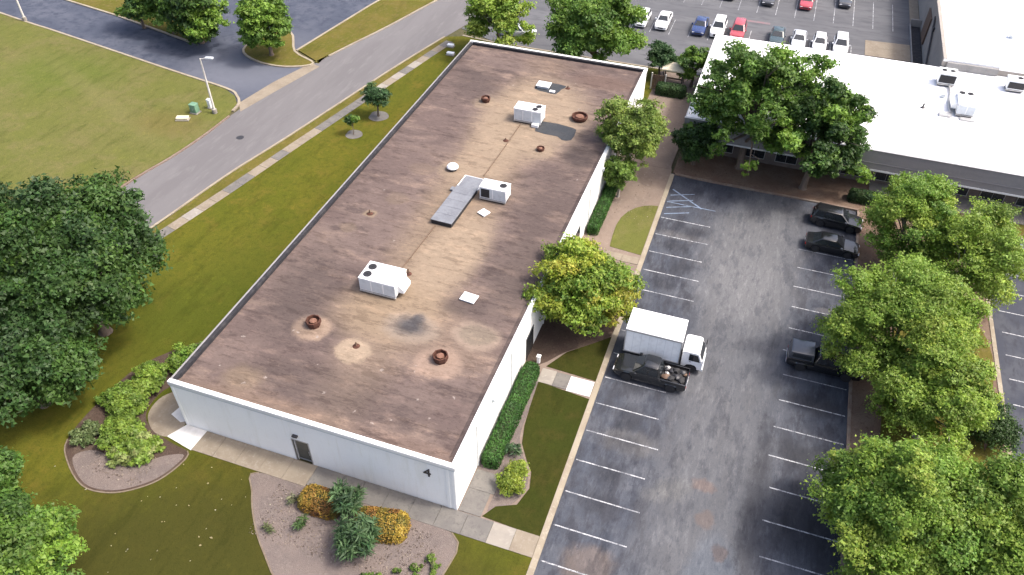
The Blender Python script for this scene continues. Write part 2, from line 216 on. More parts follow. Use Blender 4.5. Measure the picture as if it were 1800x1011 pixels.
# ------------------------------------------------------------------ mesh helpers
class MB:
    def __init__(s): s.v = []; s.f = []
    def add(s, v, f):
        n = len(s.v); s.v += [tuple(p) for p in v]; s.f += [tuple(i + n for i in q) for q in f]; return s
    def box(s, x0, x1, y0, y1, z0, z1, c=0.0):
        if c <= 0:
            return s.add([(x0,y0,z0),(x1,y0,z0),(x1,y1,z0),(x0,y1,z0),(x0,y0,z1),(x1,y0,z1),(x1,y1,z1),(x0,y1,z1)],
                         [(3,2,1,0),(4,5,6,7),(0,1,5,4),(1,2,6,5),(2,3,7,6),(3,0,4,7)])
        bm = bmesh.new(); bmesh.ops.create_cube(bm, size=1)
        for v in bm.verts: v.co = ((x0+x1)/2 + v.co.x*(x1-x0), (y0+y1)/2 + v.co.y*(y1-y0), (z0+z1)/2 + v.co.z*(z1-z0))
        bmesh.ops.bevel(bm, geom=bm.edges[:], offset=c, segments=2, affect='EDGES', profile=0.6)
        bm.verts.ensure_lookup_table(); bm.verts.index_update()
        s.add([v.co[:] for v in bm.verts], [[v.index for v in f.verts] for f in bm.faces]); bm.free(); return s
    def prism(s, poly, z0, z1):
        a = sum(poly[i][0]*poly[(i+1) % len(poly)][1] - poly[(i+1) % len(poly)][0]*poly[i][1] for i in range(len(poly)))
        if a < 0: poly = poly[::-1]
        n = len(poly); v = [(p[0], p[1], z0) for p in poly] + [(p[0], p[1], z1) for p in poly]
        return s.add(v, [tuple(range(n, 2*n))] + [(i, (i+1) % n, n + (i+1) % n, n + i) for i in range(n)])
    def loft(s, rings, cap=True):
        n = len(rings[0]); v = [p for r in rings for p in r]; f = []
        for k in range(len(rings)-1):
            for i in range(n):
                j = (i+1) % n; f.append((k*n+i, k*n+j, (k+1)*n+j, (k+1)*n+i))
        if cap: f.append(tuple(range(n-1, -1, -1))); f.append(tuple((len(rings)-1)*n + i for i in range(n)))
        return s.add(v, f)
    def tube(s, pts, rad, seg=7):
        pts = [Vector(p) for p in pts]; rings = []
        for i, p in enumerate(pts):
            d = (pts[min(i+1, len(pts)-1)] - pts[max(i-1, 0)]).normalized()
            a = d.cross(Vector((0, 0, 1)) if abs(d.z) < .9 else Vector((1, 0, 0))).normalized(); b = d.cross(a)
            r = rad[i] if isinstance(rad, (list, tuple)) else rad
            rings.append([tuple(p + (a*math.cos(t) - b*math.sin(t))*r) for t in [k*2*math.pi/seg for k in range(seg)]])
        rings = [r[::-1] for r in rings]
        return s.loft(rings)
    def lathe(s, prof, seg=16, c=(0, 0, 0), axis='z'):
        rings = []
        for r, z in prof:
            ring = []
            for k in range(seg):
                t = k*2*math.pi/seg; a, b = r*math.cos(t), r*math.sin(t)
                ring.append((c[0]+a, c[1]+b, c[2]+z) if axis == 'z' else (c[0]+a, c[1]+z, c[2]-b))
            rings.append(ring)
        return s.loft(rings)
    def slab(s, q, t):
        q = [Vector(p) for p in q]; n = (q[1]-q[0]).cross(q[2]-q[0]).normalized()
        a = [tuple(p) for p in q]; b = [tuple(p + n*t) for p in q]; k = len(q)
        return s.add(a + b, [tuple(range(k-1, -1, -1)), tuple(range(k, 2*k))] + [(i, (i+1) % k, k + (i+1) % k, k + i) for i in range(k)])
    def build(s, name, m, parent=None, smooth=None, loc=None):
        me = bpy.data.meshes.new(name); me.from_pydata(s.v, [], s.f); me.materials.append(MT[m] if isinstance(m, str) else m); me.update()
        if smooth is not None:
            me.shade_smooth(); me.set_sharp_from_angle(angle=R(smooth))
        o = bpy.data.objects.new(name, me); col.objects.link(o)
        if parent is not None: o.parent = parent
        if loc is not None: o.location = loc
        return o
def tag(o, label=None, cat=None, group=None, kind=None):
    if label: o['label'] = label
    if cat: o['category'] = cat
    if group: o['group'] = group
    if kind: o['kind'] = kind
    return o
def empty(name, loc=(0, 0, 0), rz=0, label=None, cat=None, group=None):
    o = bpy.data.objects.new(name, None); col.objects.link(o); o.location = loc; o.rotation_euler = (0, 0, rz); o.empty_display_size = .3
    return tag(o, label, cat, group)
def link_child(name, me, parent, loc=(0, 0, 0), rz=0):
    o = bpy.data.objects.new(name, me); col.objects.link(o); o.parent = parent; o.location = loc; o.rotation_euler = (0, 0, rz); return o
def smooth_poly(pts, n=6, closed=True):
    out = []; N = len(pts)
    for i in range(N if closed else N-1):
        g = lambda k: pts[(i+k) % N] if closed else pts[min(max(i+k, 0), N-1)]
        p0, p1, p2, p3 = g(-1), g(0), g(1), g(2)
        for k in range(n):
            t = k/n
            out.append(tuple(.5*((2*p1[j]) + (-p0[j]+p2[j])*t + (2*p0[j]-5*p1[j]+4*p2[j]-p3[j])*t*t + (-p0[j]+3*p1[j]-3*p2[j]+p3[j])*t**3) for j in (0, 1)))
    if not closed: out.append(tuple(pts[-1]))
    return out
def ribbon(pts, w, z0, z1, mb=None):
    """a strip of width w centred on an open polyline"""
    mb = mb or MB(); P = [Vector((p[0], p[1])) for p in pts]; rings = []
    for i, p in enumerate(P):
        d = (P[min(i+1, len(P)-1)] - P[max(i-1, 0)]).normalized(); n = Vector((-d.y, d.x))*w/2
        a, b = p + n, p - n
        rings.append([(a.x, a.y, z0), (a.x, a.y, z1), (b.x, b.y, z1), (b.x, b.y, z0)])
    return mb.loft([r[::-1] for r in rings])
def structure(o, label=None): o['kind'] = 'structure'; return o
def area(name, poly, z0, z1, m): return structure(MB().prism(poly, z0, z1).build(name, m))
def chop(pts, step):
    """resample an open polyline at equal steps"""
    P = [Vector(p) for p in pts]; out = [P[0]]; need = step
    for a, b in zip(P, P[1:]):
        d = (b-a).length; pos = need
        while pos <= d: out.append(a + (b-a)*(pos/d)); pos += step
        need = pos - d
    return out

# ------------------------------------------------------------------ setting: ground, roads, lots, lawns
area('ground', [(-700, -500), (700, -500), (700, 900), (-700, 900)], -.4, -.05, 'ground')
road_l = [(-63, -75), (-57.5, -45), (-54.2, -25), (-52.35, -12.2), (-51.3, -7.3), (-50.65, -2.2), (-50.3, 4), (-48.9, 13), (-46.6, 21.7), (-44.05, 30), (-41.5, 39.8), (-36, 60), (-25, 95)]
road_r = [(-54.5, -75), (-49.5, -45), (-46.6, -25), (-45.07, -16.5), (-43.73, -8), (-41.9, 0), (-39.94, 9.5), (-37.7, 20.3), (-34.6, 32.8), (-32, 42), (-27, 60), (-16, 95)]
road_l, road_r = smooth_poly(road_l, 4, False), smooth_poly(road_r, 4, False)
road = area('road', road_l + road_r[::-1], -.06, 0, 'road')
drive = area('driveway', [(-160, 42), (-97.5, 15.7), (-54.5, 7.7), (-50.4, 4.5), (-49.0, 14), (-47.2, 17.3), (-52, 17), (-51.9, 19.4), (-49.5, 35.8), (-47, 50), (-60, 60), (-75, 45), (-92, 30), (-150, 50)], -.055, -.008, 'drive')
area('driveway_apron', [(-51.2, 5.2), (-49.9, 3.6), (-48.7, 9), (-46.9, 16.6), (-48.4, 17.1), (-50.2, 11)], -.05, .012, 'conc_tan')
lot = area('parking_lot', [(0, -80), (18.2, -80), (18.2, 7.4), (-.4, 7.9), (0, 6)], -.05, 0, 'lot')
lot2 = area('side_parking_lot', [(29.3, -80), (75, -80), (75, 8.0), (29.3, 8.0)], -.05, 0, 'lot2')
lot3 = area('back_parking_lot', [(-34.3, 33.2), (-28, 30.6), (25, 30.6), (25, 120), (-26, 120), (-27, 60), (-31.8, 42)], -.05, .006, 'lot3')
area('field_lawn', [(-160, 28), (-97.5, 15.5), (-85.5, 13.3), (-64, 9.2), (-54.6, 7.5), (-52.5, 6.4), (-51.3, 5.0), (-50.9, 3.3)] + [(p[0]-.2, p[1]) for p in road_l[::-1] if p[1] < 3.0] + [(-160, -75)], -.05, .09, 'field')
area('verge', [(-47.4, 17.4), (-51.7, 19.6), (-49.3, 35.8), (-44, 62)] + [(p[0]-.2, p[1]) for p in road_l[::-1] if 17 < p[1] < 60], -.05, .10, 'verge')
area('drive_verge', [(-160, 52), (-92.5, 22.7), (-81.7, 20.7), (-71.2, 18.2), (-66, 16.9), (-64.5, 17.6), (-66, 22), (-80, 32), (-160, 80)], -.05, .095, 'verge')
island = smooth_poly([(-58.6, 17.4), (-55.3, 15.2), (-51, 15.0), (-48, 17), (-52, 19.2), (-55.5, 24), (-58.5, 22)], 4)
area('drive_island', island, -.05, .10, 'verge')
rr_in = [(p[0]+.2, p[1]) for p in road_r if p[1] < 31]
area('side_lawn', rr_in + [(-33, 30.8), (-28.2, 30.3), (-6, 30.3), (-6, 20), (-27, 20), (-27, -36.9), (-31, -37.5), (-36, -46), (-44, -75)], -.05, .10, 'lawn_side')
area('front_lawn', [(-44, -75.02), (-36, -46), (-31, -37.52), (-27, -36.95), (-.4, -36.95), (-.4, -75.02)], -.05, .098, 'lawn_side')
area('road_verge', [(p[0]+.22, p[1]) for p in road_r if -40 < p[1] < 30] + [(-34.6, 29.7), (-36.75, 18.2), (-38.9, 7.5), (-40.9, -1.7), (-42.5, -10), (-44.1, -17.4), (-49, -40)], .05, .106, 'verge')
area('east_bed', [(-6.25, -36.9), (-.4, -36.9), (-.4, 8.3), (-.6, 9), (-.2, 30), (-6.25, 30)], -.05, .096, 'paver')
area('myrtle_bed', smooth_poly([(-6.2, -22.2), (-4.9, -22.3), (-3.6, -20.6), (-1.8, -19), (-.5, -17.5), (-.5, -9.6), (-3, -8.5), (-6.2, -9)], 4), .05, .116, 'mulch_dark')
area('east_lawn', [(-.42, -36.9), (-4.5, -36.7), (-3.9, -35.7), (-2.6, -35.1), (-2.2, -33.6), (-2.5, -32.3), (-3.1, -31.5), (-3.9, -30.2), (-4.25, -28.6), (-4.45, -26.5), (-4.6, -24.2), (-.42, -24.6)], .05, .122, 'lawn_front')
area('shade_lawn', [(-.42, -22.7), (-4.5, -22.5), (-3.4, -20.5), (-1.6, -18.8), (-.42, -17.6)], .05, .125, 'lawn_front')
area('strip_lawn', [(-3.45, -6.2), (-3.6, -4.4), (-3.65, -2.8), (-3.5, -1.5), (-3.1, -.4), (-2.5, .5), (-1.8, 1.1), (-1.1, 1.4), (-.45, 1.55), (-.45, -6.5)], .05, .123, 'field')
area('planted_island', [(18.35, -80), (29.0, -80), (29.15, -14), (29.0, 7.8), (18.35, 7.8)], -.05, .09, 'mulch_red')
area('island_grass', smooth_poly([(22, -80), (28.8, -80), (28.85, -22.5), (27.5, -19.8), (28.4, -15.2), (28.8, -8), (26, -4), (21.5, -9), (20.5, -20), (20.5, -30)], 4), .05, .105, 'verge')
area('building_bed', [(-.2, 7.9), (19.5, 7.7), (29.1, 7.7), (29.1, 10.3), (19, 12.9), (-.2, 12.9)], -.05, .102, 'mulch_red')
area('dry_lawn', [(29.2, 8.15), (75, 8.15), (75, 10.4), (29.2, 10.4)], -.05, .10, 'verge')
area('white_building_walk', [(19.2, 10.45), (75, 10.45), (75, 13.0), (19.2, 13.0)], -.05, .13, 'conc')

# kerbs
def kerb(name, pts, w=.3, z=.14, m='kerb'): return structure(ribbon(pts, w, -.05, z).build(name, m))
kerb('lot_kerb', [(-.2, -80), (-.2, 7.6)], .42)
kerb('lot_end_kerb', [(.05, 7.75), (4, 7.62), (18.3, 7.62)], .24, m='kerb_red')
kerb('island_kerb', [(18.28, -80), (18.28, 7.45)], .24, m='kerb_red')
kerb('side_lot_kerb', [(29.15, -80), (29.2, 7.9)], .32, m='kerb')
kerb('side_lot_end_kerb', [(29.4, 8.05), (75, 8.05)], .2)
kerb('field_kerb', smooth_poly([(-160, 28.2), (-97.5, 15.7), (-85.5, 13.5), (-64, 9.4), (-54.6, 7.7), (-52.4, 6.6), (-51.1, 5.1), (-50.75, 3.3)], 4, False), .3, .13)
kerb('road_kerb_west', [p for p in road_l if -70 < p[1] < 3], .22, .12, 'kerb_red')
kerb('road_kerb_north', [p for p in road_l if 17.4 < p[1] < 60], .22, .12)
kerb('road_kerb_east', [p for p in road_r if -70 < p[1] < 30], .22, .12)
kerb('drive_kerb', [(-160, 52), (-92.5, 22.6), (-81.7, 20.6), (-71.2, 18.1), (-66, 16.8)], .3, .13)
kerb('drive_island_kerb', island + [island[0]], .28, .13)
kerb('verge_kerb', [(-51.9, 19.5), (-49.5, 35.8), (-44.2, 62)], .28, .13)
kerb('back_lot_kerb', [(-33.2, 31), (-28.2, 30.45), (-6, 30.45)], .28, .14)

# walkways made of slabs
def slabs(name, quads, z1, mats, jitter=0.006, seed=1):
    rng = random.Random(seed); root = empty(name); structure(root)
    for i, q in enumerate(quads):
        m = mats[i] if isinstance(mats, dict) and i in mats else (mats.get('d') if isinstance(mats, dict) else rng.choice(mats))
        MB().prism(q, -.04, z1 + rng.uniform(-jitter, jitter)).build('slab', m, root)
    return root
def rect(x0, x1, y0, y1, g=.012): return [(x0+g, y0+g), (x1-g, y0+g), (x1-g, y1-g), (x0+g, y1-g)]
side = chop([(-48.5, -38), (-44.6, -22), (-43.55, -17.85), (-42.0, -10.6), (-40.4, -2.4), (-38.9, 5), (-37.05, 14.3), (-35.1, 24), (-34.0, 29.2)], 1.75)
Q = []
for a, b in zip(side, side[1:]):
    d = (b-a).normalized(); n = Vector((-d.y, d.x))*.58; a2, b2 = a + d*.014, b - d*.014
    Q.append([tuple(a2-n), tuple(b2-n), tuple(b2+n), tuple(a2+n)])
slabs('sidewalk', Q, .125, ['conc_dark', 'conc_dark', 'conc_tan', 'conc_dark', 'conc_tan', 'conc'], seed=4)
Q = []; xs = [-27.7, -26.0, -24.2, -22.4, -20.5, -18.6, -16.75]
for a, b in zip(xs, xs[1:]): Q.append(rect(a, b, -38.62, -36.83))
Q[0] = [(-28.3, -38.2), (-25.95, -38.66), (-25.85, -36.83), (-27.6, -36.83)]
xs = [-16.75, -14.9, -13.0, -11.1, -9.2, -7.3, -5.4, -3.6, -2.0, -.42]
for a, b in zip(xs, xs[1:]): Q.append(rect(a, b, -38.45, -36.83))
mm = {'d': 'conc_tan', 0: 'conc_white', 6: 'conc_dark', 7: 'conc_dark', 8: 'conc_dark', 9: 'conc_dark', 10: 'conc_dark', 11: 'conc_dark', 12: 'conc_dark', 13: 'conc', 14: 'conc_tan'}  # dark run right of the door: building's shade put into the slab colour
slabs('front_walkway', Q, .14, mm, seed=2)
slabs('entrance_walk', [rect(-4.7, -3.5, -24.25, -22.75), rect(-3.5, -2.35, -24.3, -22.8), rect(-2.35, -.45, -24.4, -22.85)], .142, {'d': 'conc_tan', 0: 'conc', 1: 'conc_dark', 2: 'conc_white'})
slabs('rear_entrance_walk', [rect(-3.6, -2.0, -7.9, -6.9), rect(-2.0, -.45, -7.95, -6.95)], .14, ['conc_tan'])
slabs('corner_apron', [rect(-6.15, -4.55, -36.8, -34.9), rect(-6.15, -4.3, -34.9, -33.3)], .135, ['conc_dark', 'conc'])
area('corner_path', smooth_poly([(-27.75, -36.0), (-28.0, -38.0), (-29.4, -38.2), (-30.9, -37.0), (-31.0, -35.2), (-29.6, -33.9), (-28.0, -33.6)], 5), .05, .128, 'conc_tan')
area('corner_pad', [(-27.75, -34.0), (-28.9, -34.6), (-29.3, -36.4), (-28.2, -36.8), (-27.72, -36.5)], .05, .136, 'conc_white')
area('dock_pad', [(18.2, 43.5), (24.0, 43.5), (24.0, 48.6), (18.2, 48.2)], -.05, .05, 'conc_tan')
area('patio_strip', [(-5.4, 8.4), (-.9, 8.4), (-1.1, 23.4), (-5.4, 23.4)], .05, .112, 'paver')

# mulch beds and edging
bedA = smooth_poly([(-34.9, -40.8), (-33.6, -42.3), (-31.2, -43.6), (-29.1, -43.5), (-27.4, -42.5), (-26.3, -41.1), (-25.9, -39.0), (-27.5, -38.6), (-29.8, -38.0), (-31.2, -36.8), (-31.3, -34.6), (-30.0, -33.4), (-28.0, -33.2), (-28.0, -28.5), (-31.5, -29.2), (-34.6, -33), (-35.2, -37.5)], 4)
area('corner_bed', bedA, .05, .115, 'mulch_dark')
area('corner_bed_gravel', smooth_poly([(-33.4, -42.0), (-31.2, -43.4), (-29.1, -43.3), (-27.5, -42.3), (-26.5, -41.0), (-26.1, -39.2), (-27.3, -39.6), (-28.6, -40.6), (-31.0, -40.9), (-32.6, -41.0)], 4), .06, .122, 'mulch')
structure(ribbon(bedA[:26], .09, .05, .135).build('corner_bed_edging', 'edging'))
bedB = smooth_poly([(-20.35, -38.66), (-19.9, -40.2), (-18.5, -42.1), (-16.7, -43.8), (-14, -45.6), (-9, -46.2), (-6.2, -44.3), (-5.3, -41.3), (-5.9, -38.5), (-13, -38.48)], 4)
area('front_bed', bedB, .05, .117, 'mulch')
structure(ribbon(bedB[:33], .10, .05, .14).build('front_bed_edging', 'edging'))
area('bush_bed', smooth_poly([(-4.3, -36.2), (-3.2, -35.5), (-2.5, -34.2), (-2.5, -33), (-3.2, -31.6), (-4.2, -29.8), (-4.4, -27.5), (-4.7, -23.6), (-6.15, -23.4), (-6.15, -33.3), (-4.4, -33.6)], 4), .05, .119, 'mulch')

# painted stall lines
def pline(parent, x0, x1, y0, y1, z=.004, m='paint'):
    return MB().box(x0, x1, y0, y1, z-.003, z).build('parking_line', m, parent)
S = 2.74; rl = random.Random(3)
for k in range(16):
    y = -k*S
    pline(lot, .15, 5.1 + rl.uniform(-.35, .35), y-.045, y+.045)
for k in range(-1, 15):
    y = -3.275 - k*S
    pline(lot, 13.15 + rl.uniform(-.2, .2), 18.0, y-.045, y+.045)
for k, y in enumerate((1.1, 2.2, 3.3, 4.4)):
    q = MB().slab([(.3, y-.5, .002), (2.6, y+.45, .002), (2.6, y+.57, .002), (.3, y-.38, .002)], .003); q.build('access_stripe', 'paint_blue', lot)
MB().slab([(.3, 5.0, .002), (3.6, 2.6, .002), (3.7, 2.72, .002), (.4, 5.12, .002)], .003).build('access_stripe', 'paint_blue', lot)
pline(lot, .2, 5.0, 2.70, 2.80, .006, 'paint_blue')
for k in range(13):
    y = 4.85 - k*2.73
    pline(lot2, 30.0, 35.2, y-.045, y+.045)
for i in range(4):
    y = 5.4 + .55*i
    MB().slab([(31.0, y-.5, .002), (34.5, y+.4, .002), (34.5, y+.55, .002), (31.0, y-.35, .002)], .003).build('access_stripe', 'paint_blue', lot2)
for k in range(-5, 10): pline(lot3, -7.1 + k*2.62 - .04, -7.1 + k*2.62 + .04, 41.0, 46.0, .010)
for k in range(-3, 12): pline(lot3, -7.1 + k*2.62 - .04, -7.1 + k*2.62 + .04, 52.4, 62, .010)
MB().box(1.2, 5.6, 48.9, 49.5, .007, .010).build('faded_arrow', 'paint_red', lot3)
g = MB().lathe([(.42, 0), (.42, .012), (.34, .016), (.34, .01)], 18); o = g.build('manhole_cover', 'dark', None, loc=(-46.7, -1.3, 0)); tag(o, 'dark round manhole cover in the pale grey road', 'manhole cover')

# ------------------------------------------------------------------ main building
def build_main():
    X0, X1, Y0, Y1, H = -27.65, -6.22, -36.8, 20.45, 4.92
    b = empty('office_building', ((X0+X1)/2, (Y0+Y1)/2, 0), 0, 'long single storey white building with a stained brown flat roof', 'building')
    inv = Matrix.Translation((-(X0+X1)/2, -(Y0+Y1)/2, 0))
    def part(mb, name, m, par=b, smooth=None):
        mb.v = [tuple(inv @ Vector(p)) for p in mb.v]; return mb.build(name, m, par, smooth)
    t = .28; D0, D1 = -18.35, -17.15
    # front wall with a door opening
    w = MB().box(X0, D0, Y0, Y0+t, -.05, H-.35); w.box(D1, X1, Y0, Y0+t, -.05, H-.35); w.box(D0, D1, Y0, Y0+t, 2.45, H-.35)
    part(w, 'front_wall', 'wall')
    part(MB().box(X1-t, X1, Y0+t, Y1-t, -.05, H-.35), 'side_wall', 'wall'); part(MB().box(X0, X0+t, Y0+t, Y1-t, -.05, H-.35), 'side_wall', 'wall')
    part(MB().box(X0, X1, Y1-t, Y1, -.05, H-.35), 'back_wall', 'wall')
    part(MB().box(X0+t, X1-t, Y0+t, Y1-t, 4.2, 4.6), 'roof', 'roof')
    # coping band: deep metal edge above the wall, one piece on each side
    o = .07; zc = H-.36
    part(MB().box(X0-o, X1+o, Y0-o, Y0+t, zc, H, .03), 'coping', 'coping', smooth=40); part(MB().box(X0-o, X1+o, Y1-t, Y1+o, zc, H, .03), 'coping', 'coping', smooth=40)
    part(MB().box(X1-t, X1+o, Y0+t+.004, Y1-t-.004, zc, H-.006, .03), 'coping', 'coping', smooth=40); part(MB().box(X0-.04, X0+.10, Y0+t+.004, Y1-t-.004, zc, H-.006, .02), 'coping', 'fascia', smooth=40)
    part(MB().box(X0+.105, X0+.42, Y0+t+.01, Y1-t-.32, 4.6, H-.02), 'flashing', 'flash'); part(MB().box(X0+.43, X1-t-.01, Y1-t-.30, Y1-t-.008, 4.6, H-.03), 'flashing', 'flash')
    part(MB().slab([(X0+t, Y0+t+.005, H-.12), (X1-t, Y0+t+.005, H-.12), (X1-t, Y0+t+.45, 4.605), (X0+t, Y0+t+.45, 4.605)], .01), 'roof_cant', 'roof')
    part(MB().slab([(X1-t-.005, Y0+t, H-.12), (X1-t-.005, Y1-t-.35, H-.12), (X1-t-.4, Y1-t-.35, 4.606), (X1-t-.4, Y0+t, 4.606)], .01), 'roof_cant', 'roof')
    # joints of the coping and pilaster strips of the wall
    for x in np.arange(X0+3.05, X1-1, 3.05): part(MB().box(x-.02, x+.02, Y0-o-.012, Y0-o-.001, zc+.03, H-.04), 'coping_joint', 'coping')
    for x in (X0+.02, X1-.65, X1-.02-.22): part(MB().box(x, x+.2, Y0-.03, Y0-.002, -.02, zc-.01), 'wall_trim', 'wall')
    part(MB().box(X0-.01, X1+.01, Y0-.045, Y0-.002, zc-.09, zc-.004), 'shadow_strip', 'acgrey')  # grey strip standing in for the shadow line under the coping
    # door: recessed leaf with frame, glass and handle
    d = part(MB().box(D0+.02, D1-.02, Y0+.14, Y0+.19, .1, 2.43), 'door', 'steel')
    part(MB().box(D0+.12, D1-.12, Y0+.125, Y0+.138, .3, 2.28), 'door_glass', 'doorglass', d); part(MB().box(D1-.17, D1-.13, Y0+.06, Y0+.12, .95, 1.35), 'handle', 'steel', d)
    part(MB().box(D0-.08, D0, Y0-.02, Y0+.1, 0, 2.55).box(D1, D1+.08, Y0-.02, Y0+.1, 0, 2.55).box(D0, D1, Y0-.02, Y0+.1, 2.45, 2.55), 'door_frame', 'steel')
    part(MB().box(-18.15, -17.75, Y0-.22, Y0-.01, 3.0, 3.15, .03), 'wall_lamp', 'dark')
    # number on the wall
    cu = bpy.data.curves.new('number', 'FONT'); cu.body = '4'; cu.size = 1.15; cu.extrude = .03
    tmp = bpy.data.objects.new('tmp', cu); me = bpy.data.meshes.new_from_object(tmp); bpy.data.objects.remove(tmp)
    me.materials.append(MT['dark'])
    n = bpy.data.objects.new('number', me); col.objects.link(n); n.parent = b
    n.matrix_local = inv @ Matrix.Translation((-8.45, Y0-.035, 3.1)) @ Matrix.Rotation(R(90), 4, 'X')
    # right side fittings: lamps, narrow windows, downpipes
    for y in (-29.9, -14.0, .6):
        part(MB().box(X1+.002, X1+.2, y-.15, y+.15, 3.6, 3.9, .03), 'wall_lamp', 'acgrey')
    for y in (-21.6, -8.0, 8.0):
        f = part(MB().box(X1+.001, X1+.05, y-.9, y+.9, .1, 2.5), 'entrance', 'dark'); part(MB().box(X1+.055, X1+.065, y-.8, y+.8, .2, 2.4), 'pane', 'glass', f)
    for y in (-33, -26, -18, -4, 4, 14): part(MB().tube([(X1+.05, y, .1), (X1+.05, y, zc)], .05, 6), 'downpipe', 'coping')
    return b
build_main()

# roof equipment -------------------------------------------------------------------
ZR = 4.6
def fan(root, x, y, z, r):
    f = MB().lathe([(r, 0), (r, .05), (r*.86, .05), (r*.86, .012), (r*.2, .012), (r*.18, .04)], 16, (x, y, z)).build('fan', 'dark', root, 40)
    g = MB()
    for k in range(4):
        a = k*math.pi/4; g.slab([(x-r*.85*math.cos(a)-.01*math.sin(a), y-r*.85*math.sin(a)+.01*math.cos(a), z+.045), (x-r*.85*math.cos(a)+.01*math.sin(a), y-r*.85*math.sin(a)-.01*math.cos(a), z+.045),
                (x+r*.85*math.cos(a)+.01*math.sin(a), y+r*.85*math.sin(a)-.01*math.cos(a), z+.045), (x+r*.85*math.cos(a)-.01*math.sin(a), y+r*.85*math.sin(a)+.01*math.cos(a), z+.045)], .006)
    g.build('grille', 'black', f)
def ac_unit(loc, L, W, H, label, fans=(), louvre=None, hood=None, rz=0, side='acgrey', base=.3):
    a = empty('rooftop_air_conditioner', loc, rz, label, 'air conditioner', 'air conditioning units on the roofs')
    MB().box(-L/2+.1, L/2-.1, -W/2+.1, W/2-.1, 0, base).build('curb', 'black', a)
    for s in (-1, 1): MB().box(-L/2, L/2, s*W/2-.06, s*W/2+.06, base*.55, base*.55+.1).build('rail', 'steel', a)
    MB().box(-L/2, L/2, -W/2, W/2, base, base+H, .03).build('cabinet', 'acwhite', a, 40)
    MB().box(-L/2-.03, L/2+.03, -W/2-.03, W/2+.03, base+H+.001, base+H+.045, .015).build('lid', 'acwhite', a, 40)
    n = max(2, round(L/1.0))
    for i in range(n):
        x0 = -L/2 + i*L/n; MB().box(x0+.05, x0+L/n-.05, -W/2-.018, -W/2-.001, base+.1, base+H-.1, .008).build('access_panel', side, a)  # bluish shade on the white cabinet's front is put into the panel colour
    for (x, y, r) in fans: fan(a, x, y, base+H+.046, r)
    if louvre:
        x0, x1 = louvre; l = MB().box(x0, x1, -W/2-.04, -W/2-.02, base+.12, base+H-.12).build('louvre', 'black', a)
        for k in range(6): MB().box(x0+.02, x1-.02, -W/2-.06, -W/2-.041, base+.2+k*(H-.4)/6, base+.24+k*(H-.4)/6).build('slat', 'dark', l)
    if hood:
        s = hood
        MB().loft([[(s*L/2, -W*.32, base+.25), (s*L/2, W*.32, base+.25), (s*L/2, W*.32, base+H-.1), (s*L/2, -W*.32, base+H-.1)][::s], [(s*(L/2+.5), -W*.3, base+.2), (s*(L/2+.5), W*.3, base+.2), (s*(L/2+.5), W*.3, base+.5), (s*(L/2+.5), -W*.3, base+.5)][::s]]).build('hood', 'acwhite', a)
    return a
ac_unit((-18.0, -22.75, ZR), 3.1, 2.1, 1.15, 'white cabinet air conditioner with two fans at its end, nearest the front wall', fans=[(-1.05, .45, .34), (-1.05, -.45, .34)], hood=1)
ac_unit((-13.9, -8.5, ZR), 2.5, 1.35, 1.1, 'white air conditioner with a black louvre beside the grey metal duct', fans=[(.75, .1, .33)], louvre=(-1.1, -.3))
a3 = ac_unit((-15.3, 5.5, ZR), 2.9, 1.5, 1.25, 'white air conditioner beside the dark rectangular roof patch', fans=[(.9, .3, .3), (.7, -.35, .3)])
MB().box(.6, 1.3, -1.25, -.8, .05, .35, .02).build('drain_box', 'acwhite', a3)
ac_unit((26.9, 22.2, 5.0), 1.7, 3.2, 1.0, 'tall grey air conditioner with black pipe near the middle of the white roof', fans=[(-.4, 1.15, .3), (.4, 1.15, .3)], hood=-1, side='acgrey')
ac_unit((25.4, 27.9, 5.0), 1.8, 1.6, 1.1, 'square air conditioner by the step between the two white roofs', fans=[(-.42, .1, .26), (.42, .1, .26)], louvre=(-.8, .8), hood=1)
ac_unit((32.4, 28.9, 5.0), 1.8, 1.4, .95, 'air conditioner on the white roof by the photo edge', fans=[(.3, .15, .28)], louvre=(-.8, .8))

c4 = empty('capped_roof_curb', (-16.1, 12.9, ZR), 0, 'low white capped curb on a black membrane patch near the far roof edge', 'roof curb')
MB().box(-.65, .65, -.5, .5, 0, .25, .03).build('curb', 'acgrey', c4); MB().box(-.75, .75, -.6, .6, .251, .33, .02).build('cap', 'acwhite', c4, 40); MB().box(.9, 1.5, -1.0, -.6, 0, .12, .03).build('scrap_box', 'acwhite', c4)
dk = empty('roof_duct', (-16.75, -10.1, ZR), R(-2.2), 'long low grey metal duct on the middle of the brown roof', 'duct')
MB().box(-.95, .95, -3.75, 1.75, 0, .42).build('duct_body', 'black', dk)
for i in range(5): MB().box(-1.0, 1.0, -3.8+i*1.11, -3.8+i*1.11+1.09, .421, .47, .012).build('panel', 'metal', dk)
MB().box(-.95, .95, 1.78, 3.6, 0, .3, .03).build('end_section', 'metal', dk); MB().tube([(-1.0, 1.8, .32), (-1.0, 3.62, .32), (1.0, 3.62, .32), (1.0, 1.8, .32)], .05, 6).build('edge_rail', 'acwhite', dk); MB().box(-1.5, -1.0, 1.2, 1.7, 0, .22, .03).build('side_box', 'metal', dk)

